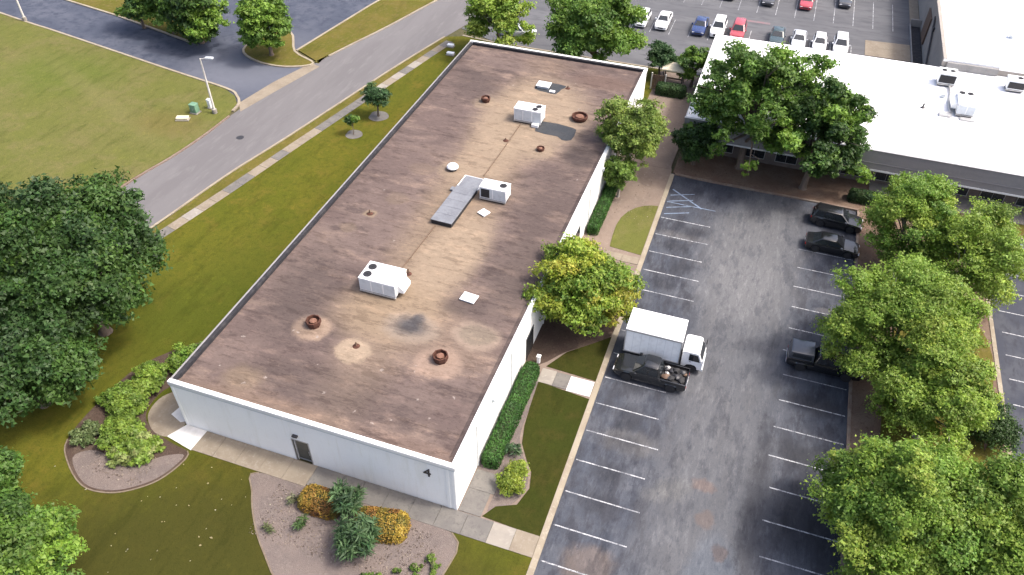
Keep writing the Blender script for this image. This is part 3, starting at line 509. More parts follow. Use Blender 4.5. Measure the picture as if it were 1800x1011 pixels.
def rust_vent(x, y, r, h, label, seg=8):
    v = empty('rusty_roof_vent', (x, y, ZR), random.Random(int(x*10)).uniform(0, 1), label, 'roof vent', 'rusty vents on the brown roof')
    MB().lathe([(r*.85, 0), (r*.8, .1), (r*.8, h*.4)], seg).build('base', 'rust', v, 30)
    MB().lathe([(r*.8, h*.38), (r, h*.42), (r, h*.9), (r*.86, h*.92), (r*.84, h*.45), (r*.2, h*.45)], seg).build('collar', 'rust', v, 30)
    MB().lathe([(r*.5, h*.46), (r*.48, h*.78), (r*.3, h*.84), (r*.1, h*.86)], seg).build('cap', 'rust_pale', v, 30)
rust_vent(-21.1, -28.3, .58, .62, 'rusty octagonal roof vent nearest the front left corner of the brown roof')
rust_vent(-10.75, -28.4, .58, .62, 'rusty octagonal roof vent near the number on the front wall')
rust_vent(-20.95, 7.7, .5, .55, 'rusty roof vent far back on the street side of the roof')
rust_vent(-10.5, 7.5, .85, .5, 'wide flat rusty roof vent by the tree that leans over the roof', 12)
rust_vent(-12.5, .5, .4, .35, 'small low rusty vent in the roof, in front of the dark patch', 10)
d = empty('domed_roof_vent', (-19.3, -5.5, ZR), 0, 'white domed roof vent beside the end of the grey duct', 'roof vent')
MB().lathe([(.42, 0), (.42, .3)], 16).build('base', 'dark', d, 30); MB().lathe([(.56, .28), (.55, .38), (.45, .5), (.28, .57), (.05, .6)], 18).build('dome', 'white', d, 50)
def flat_hatch(x, y, w, l, rz, label):
    h = empty('roof_hatch', (x, y, ZR), rz, label, 'roof hatch'); MB().box(-w/2+.05, w/2-.05, -l/2+.05, l/2-.05, 0, .1).build('curb', 'acgrey', h); MB().box(-w/2, w/2, -l/2, l/2, .101, .16, .015).build('lid', 'white', h, 40)
flat_hatch(-11.2, -21.7, 1.25, .95, R(-6), 'square white roof hatch alone on the dark part of the brown roof')
flat_hatch(-14.05, -11.0, .85, .8, R(-25), 'small tilted white roof hatch below the air conditioner with the louvre')
def patch(x, y, poly, label):
    o = MB().prism(smooth_poly(poly, 2), 0, .014).build('roof_patch', 'patch', None, loc=(x, y, ZR+.002)); tag(o, label, 'roof patch', 'dark membrane patches on the brown roof')
patch(-12.1, 4.6, [(-2.0, -.9), (-1.9, 1.2), (1.4, 1.0), (1.9, .4), (1.9, -1.3), (1.0, -1.6), (.4, -1.1)], 'dark rectangular membrane patch lying beside the white air conditioner')
patch(-15.7, 12.9, [(-1.2, -.8), (-1.1, .8), (.2, 1.1), (1.9, .9), (1.6, 0), (1.3, -1.2), (.2, -1.1)], 'black membrane patch under the small white capped curb')
def conduit(pts, label, r=.04):
    g = empty('roof_pipe', (*pts[0][:2], ZR), 0, label, 'pipe'); p0 = Vector((*pts[0], 0))
    q = [Vector((*p, .08)) - p0 for p in pts]; MB().tube(q, r, 6).build('pipe', 'brown', g, 60)
    for a, b in zip(q, q[1:]):
        for k in range(int((b-a).length/1.5)+1):
            c = a + (b-a)*min(1, k*1.5/(b-a).length); MB().box(c.x-.09, c.x+.09, c.y-.05, c.y+.05, 0, .045).build('support_block', 'conc_tan', g)
conduit([(-15.9, 4.4), (-15.95, 0), (-16.1, -5.6)], 'thin brown pipe running from the far air conditioner to the duct')
conduit([(-17.35, -14.1), (-17.7, -21.4)], 'thin brown pipe running from the duct to the air conditioner with two fans')
def pipe_vent(x, y, h, label):
    p = empty('plumbing_vent', (x, y, ZR), 0, label, 'vent pipe'); MB().lathe([(.28, 0), (.24, .04), (.1, .1)], 12).build('flashing', 'rust', p, 40); MB().lathe([(.07, .05), (.07, h), (.05, h), (.05, h-.1)], 10).build('pipe', 'brown', p, 40)
pipe_vent(-23.5, -14.4, .4, 'little vent pipe near the street edge of the roof'); pipe_vent(-17.1, -29.2, .35, 'little vent pipe in a pale ring between the two rusty vents')
pipe_vent(-16.3, 1.0, .3, 'little vent pipe beside the long brown pipe on the roof'); pipe_vent(-13.5, 13.4, .3, 'little vent pipe near the black patch at the far end')
pipe_vent(-16.9, -21.6+1.0, .5, 'little vent pipe behind the air conditioner with two fans')

# ------------------------------------------------------------------ white buildings behind
def build_white():
    b = empty('white_roof_building', (30, 21, 0), 0, 'long low building with a bright white roof and grey fascia behind the trees', 'building')
    def part(mb, name, m, par=b, smooth=None):
        mb.v = [(p[0]-30, p[1]-21, p[2]) for p in mb.v]; return mb.build(name, m, par, smooth)
    part(MB().box(-.1, 75, 11.05, 32.0, 4.4, 4.95), 'roof', 'membrane')
    part(MB().box(-.2, 75.1, 10.85, 11.04, 2.8, 4.98), 'fascia', 'fascia'); part(MB().box(-.25, 75.1, 10.78, 11.06, 4.985, 5.06, .02), 'roof_edge', 'steel')
    part(MB().box(-.21, 75.1, 10.80, 10.845, 3.6, 3.68), 'fascia_groove', 'fascia')
    part(MB().box(-.22, 75.1, 10.79, 10.845, 2.76, 2.92), 'fascia_lip', 'coping')
    part(MB().box(-.2, -.11, 11.05, 32.0, 4.3, 5.0), 'roof_edge', 'coping')
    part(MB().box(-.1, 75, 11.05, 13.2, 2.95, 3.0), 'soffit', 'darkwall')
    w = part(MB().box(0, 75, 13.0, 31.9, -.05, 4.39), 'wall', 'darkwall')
    x = 3.0
    while x < 60:
        f = part(MB().box(x-.06, x+2.16, 12.93, 12.99, .55, 2.7), 'window', 'steel'); part(MB().box(x, x+1.03, 12.915, 12.928, .62, 2.62).box(x+1.07, x+2.1, 12.915, 12.928, .62, 2.62), 'pane', 'glass', f); x += 3.3
    c = empty('tall_white_roof_building', (50, 60, 0), 0, 'taller building with a tan wall and white roof behind the loading pad', 'building')
    def part2(mb, name, m, par=c):
        mb.v = [(p[0]-50, p[1]-60, p[2]) for p in mb.v]; return mb.build(name, m, par)
    part2(MB().box(25.3, 75, 32.02, 120, -.05, 5.7), 'wall', 'tanwall'); part2(MB().box(25.25, 75.1, 31.98, 120, 5.71, 6.0), 'roof', 'membrane')
    part2(MB().box(25.2, 25.6, 32.0, 120, 5.2, 6.06), 'roof_edge', 'tanwall')
    part2(MB().box(25.7, 31.0, 31.6, 31.97, 5.0, 5.78), 'parapet_wall', 'greywall'); part2(MB().box(31.05, 60, 31.93, 31.975, 5.6, 6.03), 'parapet_wall', 'membrane')
    part2(MB().box(25.1, 25.28, 48.2, 52, .5, 4), 'dock_door', 'brown'); part2(MB().tube([(25.15, 46.0, 5.2), (25.1, 40.2, 1.4)], .12, 6), 'stair_rail', 'dark')
    part2(MB().box(25.05, 25.29, 44.0, 44.4, 4.0, 4.5), 'wall_lamp', 'dark')
    for (x, y) in ((33.0, 40.5), (36.5, 41)):
        v = empty('roof_exhaust', (x, y, 6.0), 0, 'pale round exhaust vent on the taller white roof' if x < 34 else 'second round exhaust vent on the taller white roof at the photo edge', 'roof vent')
        MB().lathe([(.3, 0), (.3, .4)], 12).build('base', 'acgrey', v); MB().lathe([(.5, .38), (.45, .55), (.2, .65)], 12).build('cap', 'acwhite', v, 40)
    v = empty('roof_drain_vent', (23.0, 21.4, 5.0), 0, 'small dark vent pipe alone on the white roof', 'vent pipe'); MB().lathe([(.25, 0), (.1, .08), (.1, .45)], 10).build('pipe', 'dark', v, 40)
    rp = empty('loading_ramp', (24.6, 45, 0), 0, 'dark sunken loading ramp beside the tan wall', 'ramp')
    MB().box(-.62, .64, -13, 10, .012, .03).build('ramp_floor', 'flash', rp); MB().box(-.75, -.63, -13, 10, 0, .35).build('ramp_kerb', 'greywall', rp); MB().box(-.75, .64, 10.02, 10.3, 0, 1.0).build('end_wall', 'tanwall', rp); MB().box(-.62, .64, 10.4, 40, .012, .04).build('upper_pavement', 'conc_tan', rp)
    p = empty('rooftop_gas_pipe', (25.5, 24.5, 5.0), 0, 'dark bent pipe beside the tall grey air conditioner on the white roof', 'pipe')
    MB().tube([(.3, 3.0, .15), (.35, 1.0, .15), (.1, -1.0, .15), (.1, -3.6, .15), (-.8, -4.0, .15)], .12, 7).build('pipe', 'steel', p, 60); MB().box(-.6, -.2, -.2, .3, 0, .4, .03).build('valve_box', 'acgrey', p)
    MB().box(-1.0, .2, -4.4, -3.7, 0, .2, .02).box(1.0, 2.4, -4.6, -4.1, 0, .15, .02).build('support', 'steel', p)
build_white()

# ------------------------------------------------------------------ vehicles
def interp(tab, x):
    if x <= tab[0][0]: return tab[0][1]
    for (a, b), (c, d) in zip(tab, tab[1:]):
        if x <= c:
            t = (x-a)/(c-a); return b + (d-b)*t
    return tab[-1][1]
def wheel(root, x, y, r, w, rim='chrome'):
    s = 1 if y > 0 else -1
    t = MB().lathe([(r*.62, -w/2), (r*.9, -w/2), (r, -w*.32), (r, w*.32), (r*.9, w/2), (r*.62, w/2)], 20, axis='y').build('wheel', 'black', root, 40, (x, y, r))
    g = MB().lathe([(r*.63, -s*w*.48)[::1], (r*.6, s*w*.30), (r*.25, s*w*.36), (r*.08, s*w*.42)] if s > 0 else [(r*.08, s*w*.42), (r*.25, s*w*.36), (r*.6, s*w*.30), (r*.63, -s*w*.48)], 20, axis='y')
    rm = g.build('rim', rim, t, 40)
    h = MB()
    for k in range(5):
        a = k*2*math.pi/5; c = (math.cos(a)*r*.45, s*w*.365, math.sin(a)*r*.45); q = .07*r/.33
        h.box(c[0]-q, c[0]+q, c[1]-.012, c[1]+.012, c[2]-q, c[2]+q)
    return t
KINDS = {
 'sedan': dict(L=4.8, W=1.82, top=[(-2.4, .80), (-2.3, .98), (-1.6, 1.03), (-.2, .99), (1.0, .96), (1.9, .86), (2.25, .76), (2.4, .60)], gh=(-1.95, 1.05, -1.1, .25, 1.44, .96), wr=.33, ax=1.42),
 'suv': dict(L=4.7, W=1.9, top=[(-2.35, .95), (-2.28, 1.10), (-1, 1.10), (1.0, 1.07), (1.9, 1.0), (2.2, .9), (2.35, .68)], gh=(-2.25, 1.1, -1.95, .35, 1.70, 1.05), wr=.36, ax=1.38),
 'hatch': dict(L=4.3, W=1.78, top=[(-2.15, .85), (-2.05, 1.0), (-.5, 1.0), (.9, .97), (1.7, .88), (2.0, .78), (2.15, .6)], gh=(-2.0, 1.0, -1.6, .2, 1.50, .97), wr=.32, ax=1.28),
 'pickup': dict(L=5.7, W=1.96, top=[(-2.85, .90), (-.82, .90), (-.80, 1.18), (1.15, 1.14), (2.3, 1.09), (2.7, .98), (2.85, .75)], gh=(-.85, 1.35, -.6, .55, 1.86, 1.13), wr=.40, ax=1.72),
}
def car(kind, paint, x, y, rz, label, cat='car', group='parked cars', tonneau=False, load=False, plate=True):
    K = KINDS[kind]; L, W = K['L'], K['W']; wr, ax = K['wr'], K['ax']; ra = wr*1.16; zb0 = .22 if kind != 'pickup' else .34
    nm = {'sedan': 'parked_car', 'hatch': 'parked_car', 'suv': 'parked_suv', 'pickup': 'pickup_truck'}[kind]
    c = empty(nm, (x, y, .0), rz, label, cat, group)
    m = paint
    xs = set([-L/2, -L/2+.06, -L/2+.18, L/2-.3, L/2-.14, L/2-.05, L/2] + [p[0] for p in K['top']])
    for a in (-ax, ax):
        for k in range(-8, 9): xs.add(round(a + ra*math.sin(k/8*math.pi/2), 4))
        xs.add(a-ra-.01); xs.add(a+ra+.01)
    xs |= set(np.linspace(-L/2+.3, L/2-.4, 10).round(3).tolist())
    rings = []
    for X in sorted(xs):
        zb = zb0
        for a in (-ax, ax):
            if abs(X-a) <= ra + 1e-4: zb = max(zb, wr + math.sqrt(max(0, ra*ra-(X-a)**2)))
        e = abs(X)/(L/2); hw = W/2*(1 - .20*max(0, (e-.72)/.28)**2.4)
        zt = interp(K['top'], X); zb = min(zb, zt-.10)
        if e > .97: zb = max(zb, zb0+.08)
        zm = zb + .5*(zt-zb); zs = max(zb+.06, zt-.13)
        h = [(hw*.93, zb), (hw, min(zm, zs-.02)), (hw*.985, zs), (hw*.93, zt-.02), (hw*.55, zt+.012)]
        ring = [(X, -a, z) for a, z in h] + [(X, 0, zt+.022)] + [(X, a, z) for a, z in h[::-1]]
        rings.append(ring)
    MB().loft([r for r in rings]).build('body', m, c, 35)
    # greenhouse
    b0, b1, r0, r1, zr, zbelt = K['gh']; wb, wt = W/2*.92, W/2*.70
    def ring(t, crown=0):
        x0, x1 = b0 + (r0-b0)*t, b1 + (r1-b1)*t; w = wb + (wt-wb)*t; z = zbelt - .03 + (zr - zbelt + .03)*t; q = .10
        return [(x0, -w+q, z), (x0+q, -w, z), (x1-q, -w, z), (x1, -w+q, z), (x1, w-q, z), (x1-q, w, z), (x0+q, w, z), (x0, w-q, z)]
    top = ring(1.0); rr_ = [(p[0]*.9 + (r0+r1)/2*.1, p[1]*.82, zr+.04) for p in top]
    MB().loft([ring(0), ring(.5), ring(.93), top, rr_]).build('cabin', m, c, 40)
    def P(t, xi, side):       # a point on the side face of the cabin
        x0, x1 = b0 + (r0-b0)*t, b1 + (r1-b1)*t; w = wb + (wt-wb)*t; return ((x0 + (x1-x0)*xi), side*(w+.004), zbelt - .03 + (zr-zbelt+.03)*t)
    for s in (-1, 1):
        cuts = [(.07, .47), (.52, .93)] if kind != 'suv' else [(.06, .30), (.34, .62), (.66, .93)]
        for (u, v) in cuts:
            q = [P(.16, u, s), P(.16, v, s), P(.86, v, s), P(.86, u, s)]
            if s > 0: q = q[::-1]
            MB().slab(q, .012).build('side_window', 'glass', c)
    def E(t, yi, front):
        w = (wb + (wt-wb)*t - .10)*yi; X = (b1 + (r1-b1)*t + .004) if front else (b0 + (r0-b0)*t - .004); return (X, w, zbelt - .03 + (zr-zbelt+.03)*t)
    MB().slab([E(.10, -.98, 1), E(.10, .98, 1), E(.92, .96, 1), E(.92, -.96, 1)], .012).build('windshield', 'glass', c)
    MB().slab([E(.16, .94, 0), E(.16, -.94, 0), E(.88, -.92, 0), E(.88, .92, 0)], .012).build('rear_window', 'glass', c)
    for a in (-ax, ax):
        for s in (-1, 1): wheel(c, a, s*(W/2-.115), wr, .21)
    zt = interp(K['top'], L/2-.12)
    for s in (-1, 1):
        MB().box(L/2-.14, L/2-.01, s*W*.33-.17, s*W*.33+.17, zt-.20, zt-.07, .03).build('headlight', 'lens', c, 40)
        zq = interp(K['top'], -L/2+.02)
        MB().box(-L/2-.012, -L/2+.08, s*W*.36-.13, s*W*.36+.13, zq-.24, zq-.06, .02).build('taillight', 'redlens', c, 40)
        q = b1 - .30
        MB().box(q-.07, q+.08, s*(W/2+.02), s*(W/2+.17), zbelt+.02, zbelt+.16, .03).build('mirror', m, c, 40)
    MB().box(L/2-.06, L/2+.012, -W*.2, W*.2, zb0+.18, zt-.16, .02).build('grille', 'dark', c)
    MB().box(-L/2-.02, -L/2+.05, -W*.40, W*.40, zb0+.08, zb0+.24, .03).build('bumper', 'dark' if kind != 'pickup' else 'chrome', c)
    if plate: MB().box(-L/2-.034, -L/2-.021, -.15, .15, zb0+.3, zb0+.45).build('plate', 'white', c)
    if kind == 'pickup':
        bz = 1.20
        for s in (-1, 1): MB().box(-2.83, -.88, min(s*W*.5, s*(W*.5-.09)), max(s*W*.5, s*(W*.5-.09)), .905, bz, .02).build('bed_side', m, c, 40)
        MB().box(-2.85, -2.77, -W/2+.1, W/2-.1, .60, bz-.02, .02).build('tailgate', m, c, 40)
        MB().box(-2.76, -.89, -W/2+.1, W/2-.1, .905, .935).build('bed_liner', 'black', c)
        if tonneau:
            MB().loft([[(-2.80, -.9, 1.21), (-.92, -.9, 1.21), (-.92, .9, 1.21), (-2.80, .9, 1.21)], [(-2.66, -.8, 1.74), (-.95, -.8, 1.80), (-.95, .8, 1.80), (-2.66, .8, 1.74)], [(-2.55, -.68, 1.80), (-1.0, -.68, 1.85), (-1.0, .68, 1.85), (-2.55, .68, 1.80)]]).build('bed_cap', tonneau, c, 30)
            for s in (-1, 1):
                q = [(-2.55, s*.885, 1.33), (-1.1, s*.885, 1.33), (-1.1, s*.83, 1.66), (-2.5, s*.83, 1.66)]
                MB().slab(q if s < 0 else q[::-1], .01).build('cap_window', 'glass', c)
        else:
            MB().slab([(b0-.01, -.6, 1.2), (b0-.01, .6, 1.2), (b0+.2, .55, 1.75), (b0+.2, -.55, 1.75)][::-1], .008).build('back_glass', 'glass', c)
    return c
PT = {k: plain('paint_' + k, v, .22, 0, .6, .6) for k, v in {'black': (.012, .013, .015), 'navy': (.02, .04, .13), 'white': (.78, .79, .80), 'red': (.33, .05, .06), 'darkred': (.34, .04, .055), 'teal': (.035, .06, .065), 'silver': (.50, .52, .54), 'charcoal': (.045, .048, .055), 'cap': (.05, .055, .066)}.items()}
pk = car('pickup', PT['black'], 3.45, -20.85, math.pi - R(1), 'black pickup truck with a loaded open bed, nosed in beside the white box truck', 'pickup truck', 'vehicles in the main lot')
# cargo in the open bed
rng = random.Random(8)
for i in range(14):
    s = rng.uniform(.14, .3); x, y = rng.uniform(-2.55, -1.15), rng.uniform(-.62, .62); z = .95 + rng.uniform(0, .25)
    bm = bmesh.new(); bmesh.ops.create_icosphere(bm, subdivisions=2, radius=1)
    for v in bm.verts: v.co = Vector((v.co.x*s*1.2, v.co.y*s, v.co.z*s*.7))*(1 + .25*math.sin(9*v.co.x+i)*math.cos(7*v.co.y+i)); v.co.z = max(v.co.z, -s*.3)
    bm.verts.index_update(); lx = 3.45 - x; ly = -20.85 - y
    g = MB().add([v.co[:] for v in bm.verts], [[v.index for v in f.verts] for f in bm.faces]); bm.free()
    o = g.build('cargo_bag', ['steel', 'dark', 'black', 'brown', 'dark', 'dark', 'black'][i % 7], None, 40, (lx, ly, z + s*.1)); o.rotation_euler = (0, 0, rng.uniform(0, 3))
    tag(o, 'lumpy bag or scrap heaped in the open bed of the black pickup', 'cargo', 'cargo heaped in the pickup bed')
car('sedan', PT['black'], 16.0, .35, R(-1), 'black sedan parked nose to the tree island, nearer of the two black cars', 'car', 'vehicles in the main lot')
car('suv', PT['black'], 16.2, 4.45, R(-4), 'black sport utility car at the far end of the lot by the shrubs', 'suv', 'vehicles in the main lot')
car('pickup', PT['black'], 16.1, -15.25, R(0), 'black pickup truck with a grey covered bed, half under the island tree', 'pickup truck', 'vehicles in the main lot', tonneau=PT['cap'])
G = 'cars in the back parking lot'; N = -math.pi/2
for kind, p, x, y, rz, lab in [
    ('hatch', 'white', -11.3, 43.6, N, 'white car half hidden behind the big tree at the back lot'), ('sedan', 'white', -8.4, 43.9, N, 'white car at the back lot, next to the empty stall and the blue car'),
    ('sedan', 'navy', -3.35, 43.9, N, 'dark blue car in the near row of the back lot'), ('suv', 'white', -.9, 44.0, N, 'white car between the dark blue and the pinkish red car'),
    ('suv', 'red', 1.75, 43.9, N, 'faded red car in the near row of the back lot'), ('sedan', 'teal', 6.9, 44.1, N, 'dark teal car in the near row behind the white roof'),
    ('sedan', 'silver', 9.7, 44.0, N, 'silver car between the dark teal and the white cars'), ('hatch', 'white', 12.35, 43.8, N, 'white car with black rear window, second from the row end'),
    ('suv', 'white', 15.0, 44.0, N, 'white van-like car at the right end of the near row'), ('sedan', 'charcoal', -1.1, 57.4, N, 'black car cut by the top photo edge, leftmost in the far row'),
    ('sedan', 'charcoal', 4.55, 57.2, N, 'dark grey car in the far row of the back lot'), ('sedan', 'darkred', 9.8, 57.6, N, 'bright red car in the far row of the back lot'), ('hatch', 'charcoal', 15.1, 60.0, N, 'dark car cut by the top photo edge, rightmost in the far row'),
    ('sedan', 'silver', -26.2, 33.8, R(8), 'pale car seen under the yellow green tree behind the roof')]:
    car(kind, PT[p], x, y, rz, lab, 'car', G, plate=False)

def box_truck(x, y, rz):
    t = empty('box_truck', (x, y, 0), rz, 'white box truck with a short cab parked in the main lot', 'truck', 'vehicles in the main lot')
    # cargo box from -3.05 to 1.3, cab from 1.5 to 3.05
    MB().box(-3.05, 1.28, -1.24, 1.24, .98, 3.35).build('cargo_box', 'box_shade', t)
    MB().box(-3.08, 1.31, -1.27, 1.27, 3.351, 3.41, .02).build('box_roof', 'white', t, 40)
    for k in range(9): MB().box(-2.8+k*.47, -2.77+k*.47, -1.2, 1.2, 3.411, 3.418).build('roof_rib', 'white', t)
    for s in (-1, 1):
        MB().box(-3.09, 1.32, s*1.262-.02, s*1.262+.02, 3.22, 3.34, .008).build('top_rail', 'steel', t); MB().box(-3.09, 1.32, s*1.262-.02, s*1.262+.02, .97, 1.08, .008).build('bottom_rail', 'steel', t)
        for X in (-3.06, 1.25): MB().box(X, X+.06, s*1.262-.018, s*1.262+.018, 1.09, 3.21, .008).build('corner_post', 'steel', t)
        for k in range(1, 7): MB().box(-3.05+k*.62-.01, -3.05+k*.62+.01, s*1.242-.004, s*1.242+.004, 1.09, 3.21).build('panel_seam', 'acgrey', t)
    MB().box(-3.10, -3.06, -1.1, 1.1, 1.05, 3.2, .01).build('rear_door', 'acgrey', t)
    MB().box(-3.0, 2.7, -.42, .42, .55, .92).build('chassis', 'dark', t); MB().box(-1.0, .2, -1.1, -.6, .5, .9, .04).build('fuel_tank', 'steel', t, 40)
    w = .98
    prof = [(1.45, .62), (1.45, 2.12), (1.60, 2.26), (2.55, 2.27), (2.72, 2.2), (3.05, 1.35), (3.12, 1.2), (3.12, .55), (2.75, .5), (2.72, .72), (2.55, .9), (2.2, .95), (1.9, .85), (1.75, .62)]
    rings = [[(p[0], s*w*k, p[1]+dz) for p in prof] for s, k, dz in ((-1, .94, 0), (-1, 1.0, 0), (1, 1.0, 0), (1, .94, 0))]
    rings[0] = [(2.28+(p[0]-2.28)*.97, -w, 1.4+(p[1]-1.4)*.97) for p in prof]; rings[1] = [(p[0], -w*.94, p[1]) for p in prof]; rings[2] = [(p[0], w*.94, p[1]) for p in prof]; rings[3] = [(2.28+(p[0]-2.28)*.97, w, 1.4+(p[1]-1.4)*.97) for p in prof]
    MB().loft(rings).build('cab', 'white', t, 40)
    MB().slab([(3.035, -.86, 1.42), (3.035, .86, 1.42), (2.765, .82, 2.12), (2.765, -.82, 2.12)], .014).build('windshield', 'glass', t)
    for s in (-1, 1):
        q = [(2.0, s*w, 1.38), (2.88, s*w, 1.38), (2.66, s*w, 2.05), (2.0, s*w, 2.08)]
        MB().slab(q if s < 0 else q[::-1], .014).build('side_window', 'glass', t)
        MB().box(2.95, 3.13, s*.7-.16, s*.7+.16, .8, .98, .03).build('headlight', 'lens', t)
        MB().tube([(2.9, s*.95, 1.5), (3.08, s*1.2, 1.6), (3.08, s*1.2, 1.9)], .02, 5).build('mirror_arm', 'dark', t); MB().box(3.03, 3.11, s*1.2-.11, s*1.2+.11, 1.45, 1.95, .02).build('mirror', 'white' if s < 0 else 'dark', t)
        MB().box(2.06, 2.2, s*(w+.015)-.01, s*(w+.015)+.01, 1.24, 1.28).build('door_handle', 'dark', t)
    MB().box(3.08, 3.2, -.95, .95, .42, .68, .04).build('bumper', 'acgrey', t, 40); MB().box(3.11, 3.14, -.5, .5, .75, 1.1, .01).build('grille', 'dark', t)
    for X in (-2.0, 2.25):
        for s in (-1, 1): wheel(t, X, s*.84, .40, .26, 'acgrey')
box_truck(4.0, -18.32, R(0))

# ------------------------------------------------------------------ street furniture
def light_pole(x, y, h, ang, label):
    p = empty('lamp_post', (x, y, .1), ang, label, 'lamp post')
    MB().lathe([(.28, 0), (.28, .5), (.2, .52)], 14).build('footing', 'conc', p, 40); MB().tube([(0, 0, .5), (0, 0, h)], [.14, .08], 10).build('post', 'pole', p, 60)
    MB().tube([(0, 0, h-.05), (.9, 0, h+.1)], .045, 7).build('arm', 'pole', p); MB().box(.6, 1.5, -.19, .19, h+.02, h+.2, .05).build('lamp_head', 'acgrey', p, 40)
light_pole(-52.35, 2.2, 6.7, R(15), 'pale lamp post at the lawn corner by the driveway mouth')
light_pole(-92.0, 14.8, 9.0, R(60), 'white lamp post beside the driveway at the top left of the photo')
def utility(name, x, y, sx, sy, h, m, label, rz=0):
    u = empty(name, (x, y, .09), rz, label, 'utility box'); MB().box(-sx/2-.1, sx/2+.1, -sy/2-.1, sy/2+.1, 0, .12, .02).build('pad', 'conc', u); MB().box(-sx/2, sx/2, -sy/2, sy/2, .121, h, .04).build('cabinet', m, u, 40); MB().box(-sx/2-.03, sx/2+.03, -sy/2-.03, sy/2+.03, h+.001, h+.05, .02).build('lid', m, u, 40)
    MB().box(-.02, .02, -sy/2-.03, -sy/2-.002, h*.4, h*.6).build('handle', 'steel', u)
utility('utility_cabinet', -54.5, 1.5, .8, .7, 1.1, 'greenbox', 'green utility cabinet on the lawn near the lamp post')
utility('utility_pedestal', -53.5, 3.0, .4, .4, 1.1, 'acwhite', 'narrow white utility pedestal right beside the lamp post')
utility('utility_pad', -54.9, -.3, 1.3, .6, .3, 'beige', 'low cream utility box on the lawn, farthest from the lamp post', R(20))
utility('utility_vault', -33.4, 27.3, .8, .5, .3, 'acwhite', 'low white utility box near the far roof corner, farther one'); utility('utility_vault', -32.5, 25.1, .9, .5, .3, 'acwhite', 'low white utility box near the far roof corner, nearer one')
sp = empty('white_marker_post', (-5.2, -22.3, .1), 0, 'small white marker post by the entrance walk at the end of the hedge', 'post')
MB().box(-.12, .12, -.12, .12, 0, .7, .02).build('post', 'white', sp); MB().box(-.17, .17, -.17, .17, .701, .78, .02).build('cap', 'white', sp)
pv = empty('patio_canopy', (-3.9, 27.0, .1), 0, 'beige canvas canopy on a dark frame behind the clipped hedge', 'canopy')
for sx in (-1, 1):
    for sy in (-1, 1): MB().box(sx*1.15-.06, sx*1.15+.06, sy*.85-.06, sy*.85+.06, 0, 2.2).build('post', 'dark', pv)
MB().loft([[(-1.4, -1.1, 2.15), (1.4, -1.1, 2.15), (1.4, 1.1, 2.15), (-1.4, 1.1, 2.15)], [(-1.4, -1.1, 2.3), (1.4, -1.1, 2.3), (1.4, 1.1, 2.3), (-1.4, 1.1, 2.3)], [(-.2, -.2, 2.75), (.2, -.2, 2.75), (.2, .2, 2.75), (-.2, .2, 2.75)]]).build('canopy_top', 'beige', pv)
for (y, z) in ((.75, .3), (-.75, 1.95)): MB().box(-1.1, 1.1, y-.05, y+.05, z, z+.15).build('cross_rail', 'brown', pv)
gt = empty('dark_gate', (-5.4, 25.0, .1), 0, 'dark timber gate between the roof corner and the canopy', 'gate')
for i in range(8): MB().box(-.7+i*.18, -.7+i*.18+.14, -.03, .03, .05, 1.9).build('plank', 'brown', gt)
for z in (.3, 1.5): MB().box(-.75, .75, .031, .09, z, z+.12).build('rail', 'dark', gt)
for x in (-.83, .83): MB().box(x-.07, x+.07, -.08, .08, 0, 2.1).build('post', 'pole', gt)

# ------------------------------------------------------------------ vegetation
def leaf_mesh(name, P, Nrm, ln, asp, colr, rng, droop=0.0, tang=None, tri=False):
    n = len(P)
    Nrm = Nrm/np.maximum(np.linalg.norm(Nrm, axis=1, keepdims=True), 1e-6)
    rnd = rng.normal(size=(n, 3)) if tang is None else tang + .35*rng.normal(size=(n, 3))
    T = rnd - (rnd*Nrm).sum(1, keepdims=True)*Nrm; T /= np.maximum(np.linalg.norm(T, axis=1, keepdims=True), 1e-6); B = np.cross(Nrm, T)
    l = (ln*np.exp(rng.normal(size=n)*.32).clip(.5, 1.9))[:, None]; w = l*asp
    fold = Nrm*l*.12
    k = 3 if tri else 4
    V = np.empty((n, k, 3), np.float32)
    if tri:
        V[:, 0] = P - T*l*.5; V[:, 1] = P + B*w*.62 + T*l*.5 + fold; V[:, 2] = P - B*w*.62 + T*l*.42 - np.array([0, 0, 1])*droop*l
    else:
        V[:, 0] = P - T*l*.5; V[:, 1] = P + B*w*.5 + fold + T*l*.05; V[:, 2] = P + T*l*.5 - np.array([0, 0, 1])*droop*l; V[:, 3] = P - B*w*.5 + fold + T*l*.05
    me = bpy.data.meshes.new(name); me.vertices.add(k*n); me.vertices.foreach_set('co', V.reshape(-1))
    me.loops.add(k*n); me.loops.foreach_set('vertex_index', np.arange(k*n, dtype=np.int32))
    me.polygons.add(n); me.polygons.foreach_set('loop_start', np.arange(0, k*n, k, dtype=np.int32)); me.polygons.foreach_set('loop_total', np.full(n, k, np.int32))
    me.update(calc_edges=True)
    at = me.attributes.new('tint', 'FLOAT_COLOR', 'FACE'); c4 = np.ones((n, 4), np.float32); c4[:, :3] = np.clip(colr*.98 + colr.mean(1, keepdims=True)*np.array([.08, .08, .05]), .003, .9); at.data.foreach_set('color', c4.reshape(-1))
    me.materials.append(MT['leaf']); return me
def leaf_colors(n, cid, nc, pal, rng, var=.18):
    pal = np.array(pal, np.float32); pc = pal[rng.integers(0, len(pal), nc)]*rng.uniform(.7, 1.25, (nc, 1)); pl = pal[rng.integers(0, len(pal), n)]
    return (pc[cid]*.75 + pl*.25)*rng.uniform(1-var, 1+var, (n, 1))*(1 + rng.normal(size=(n, 3))*.05)
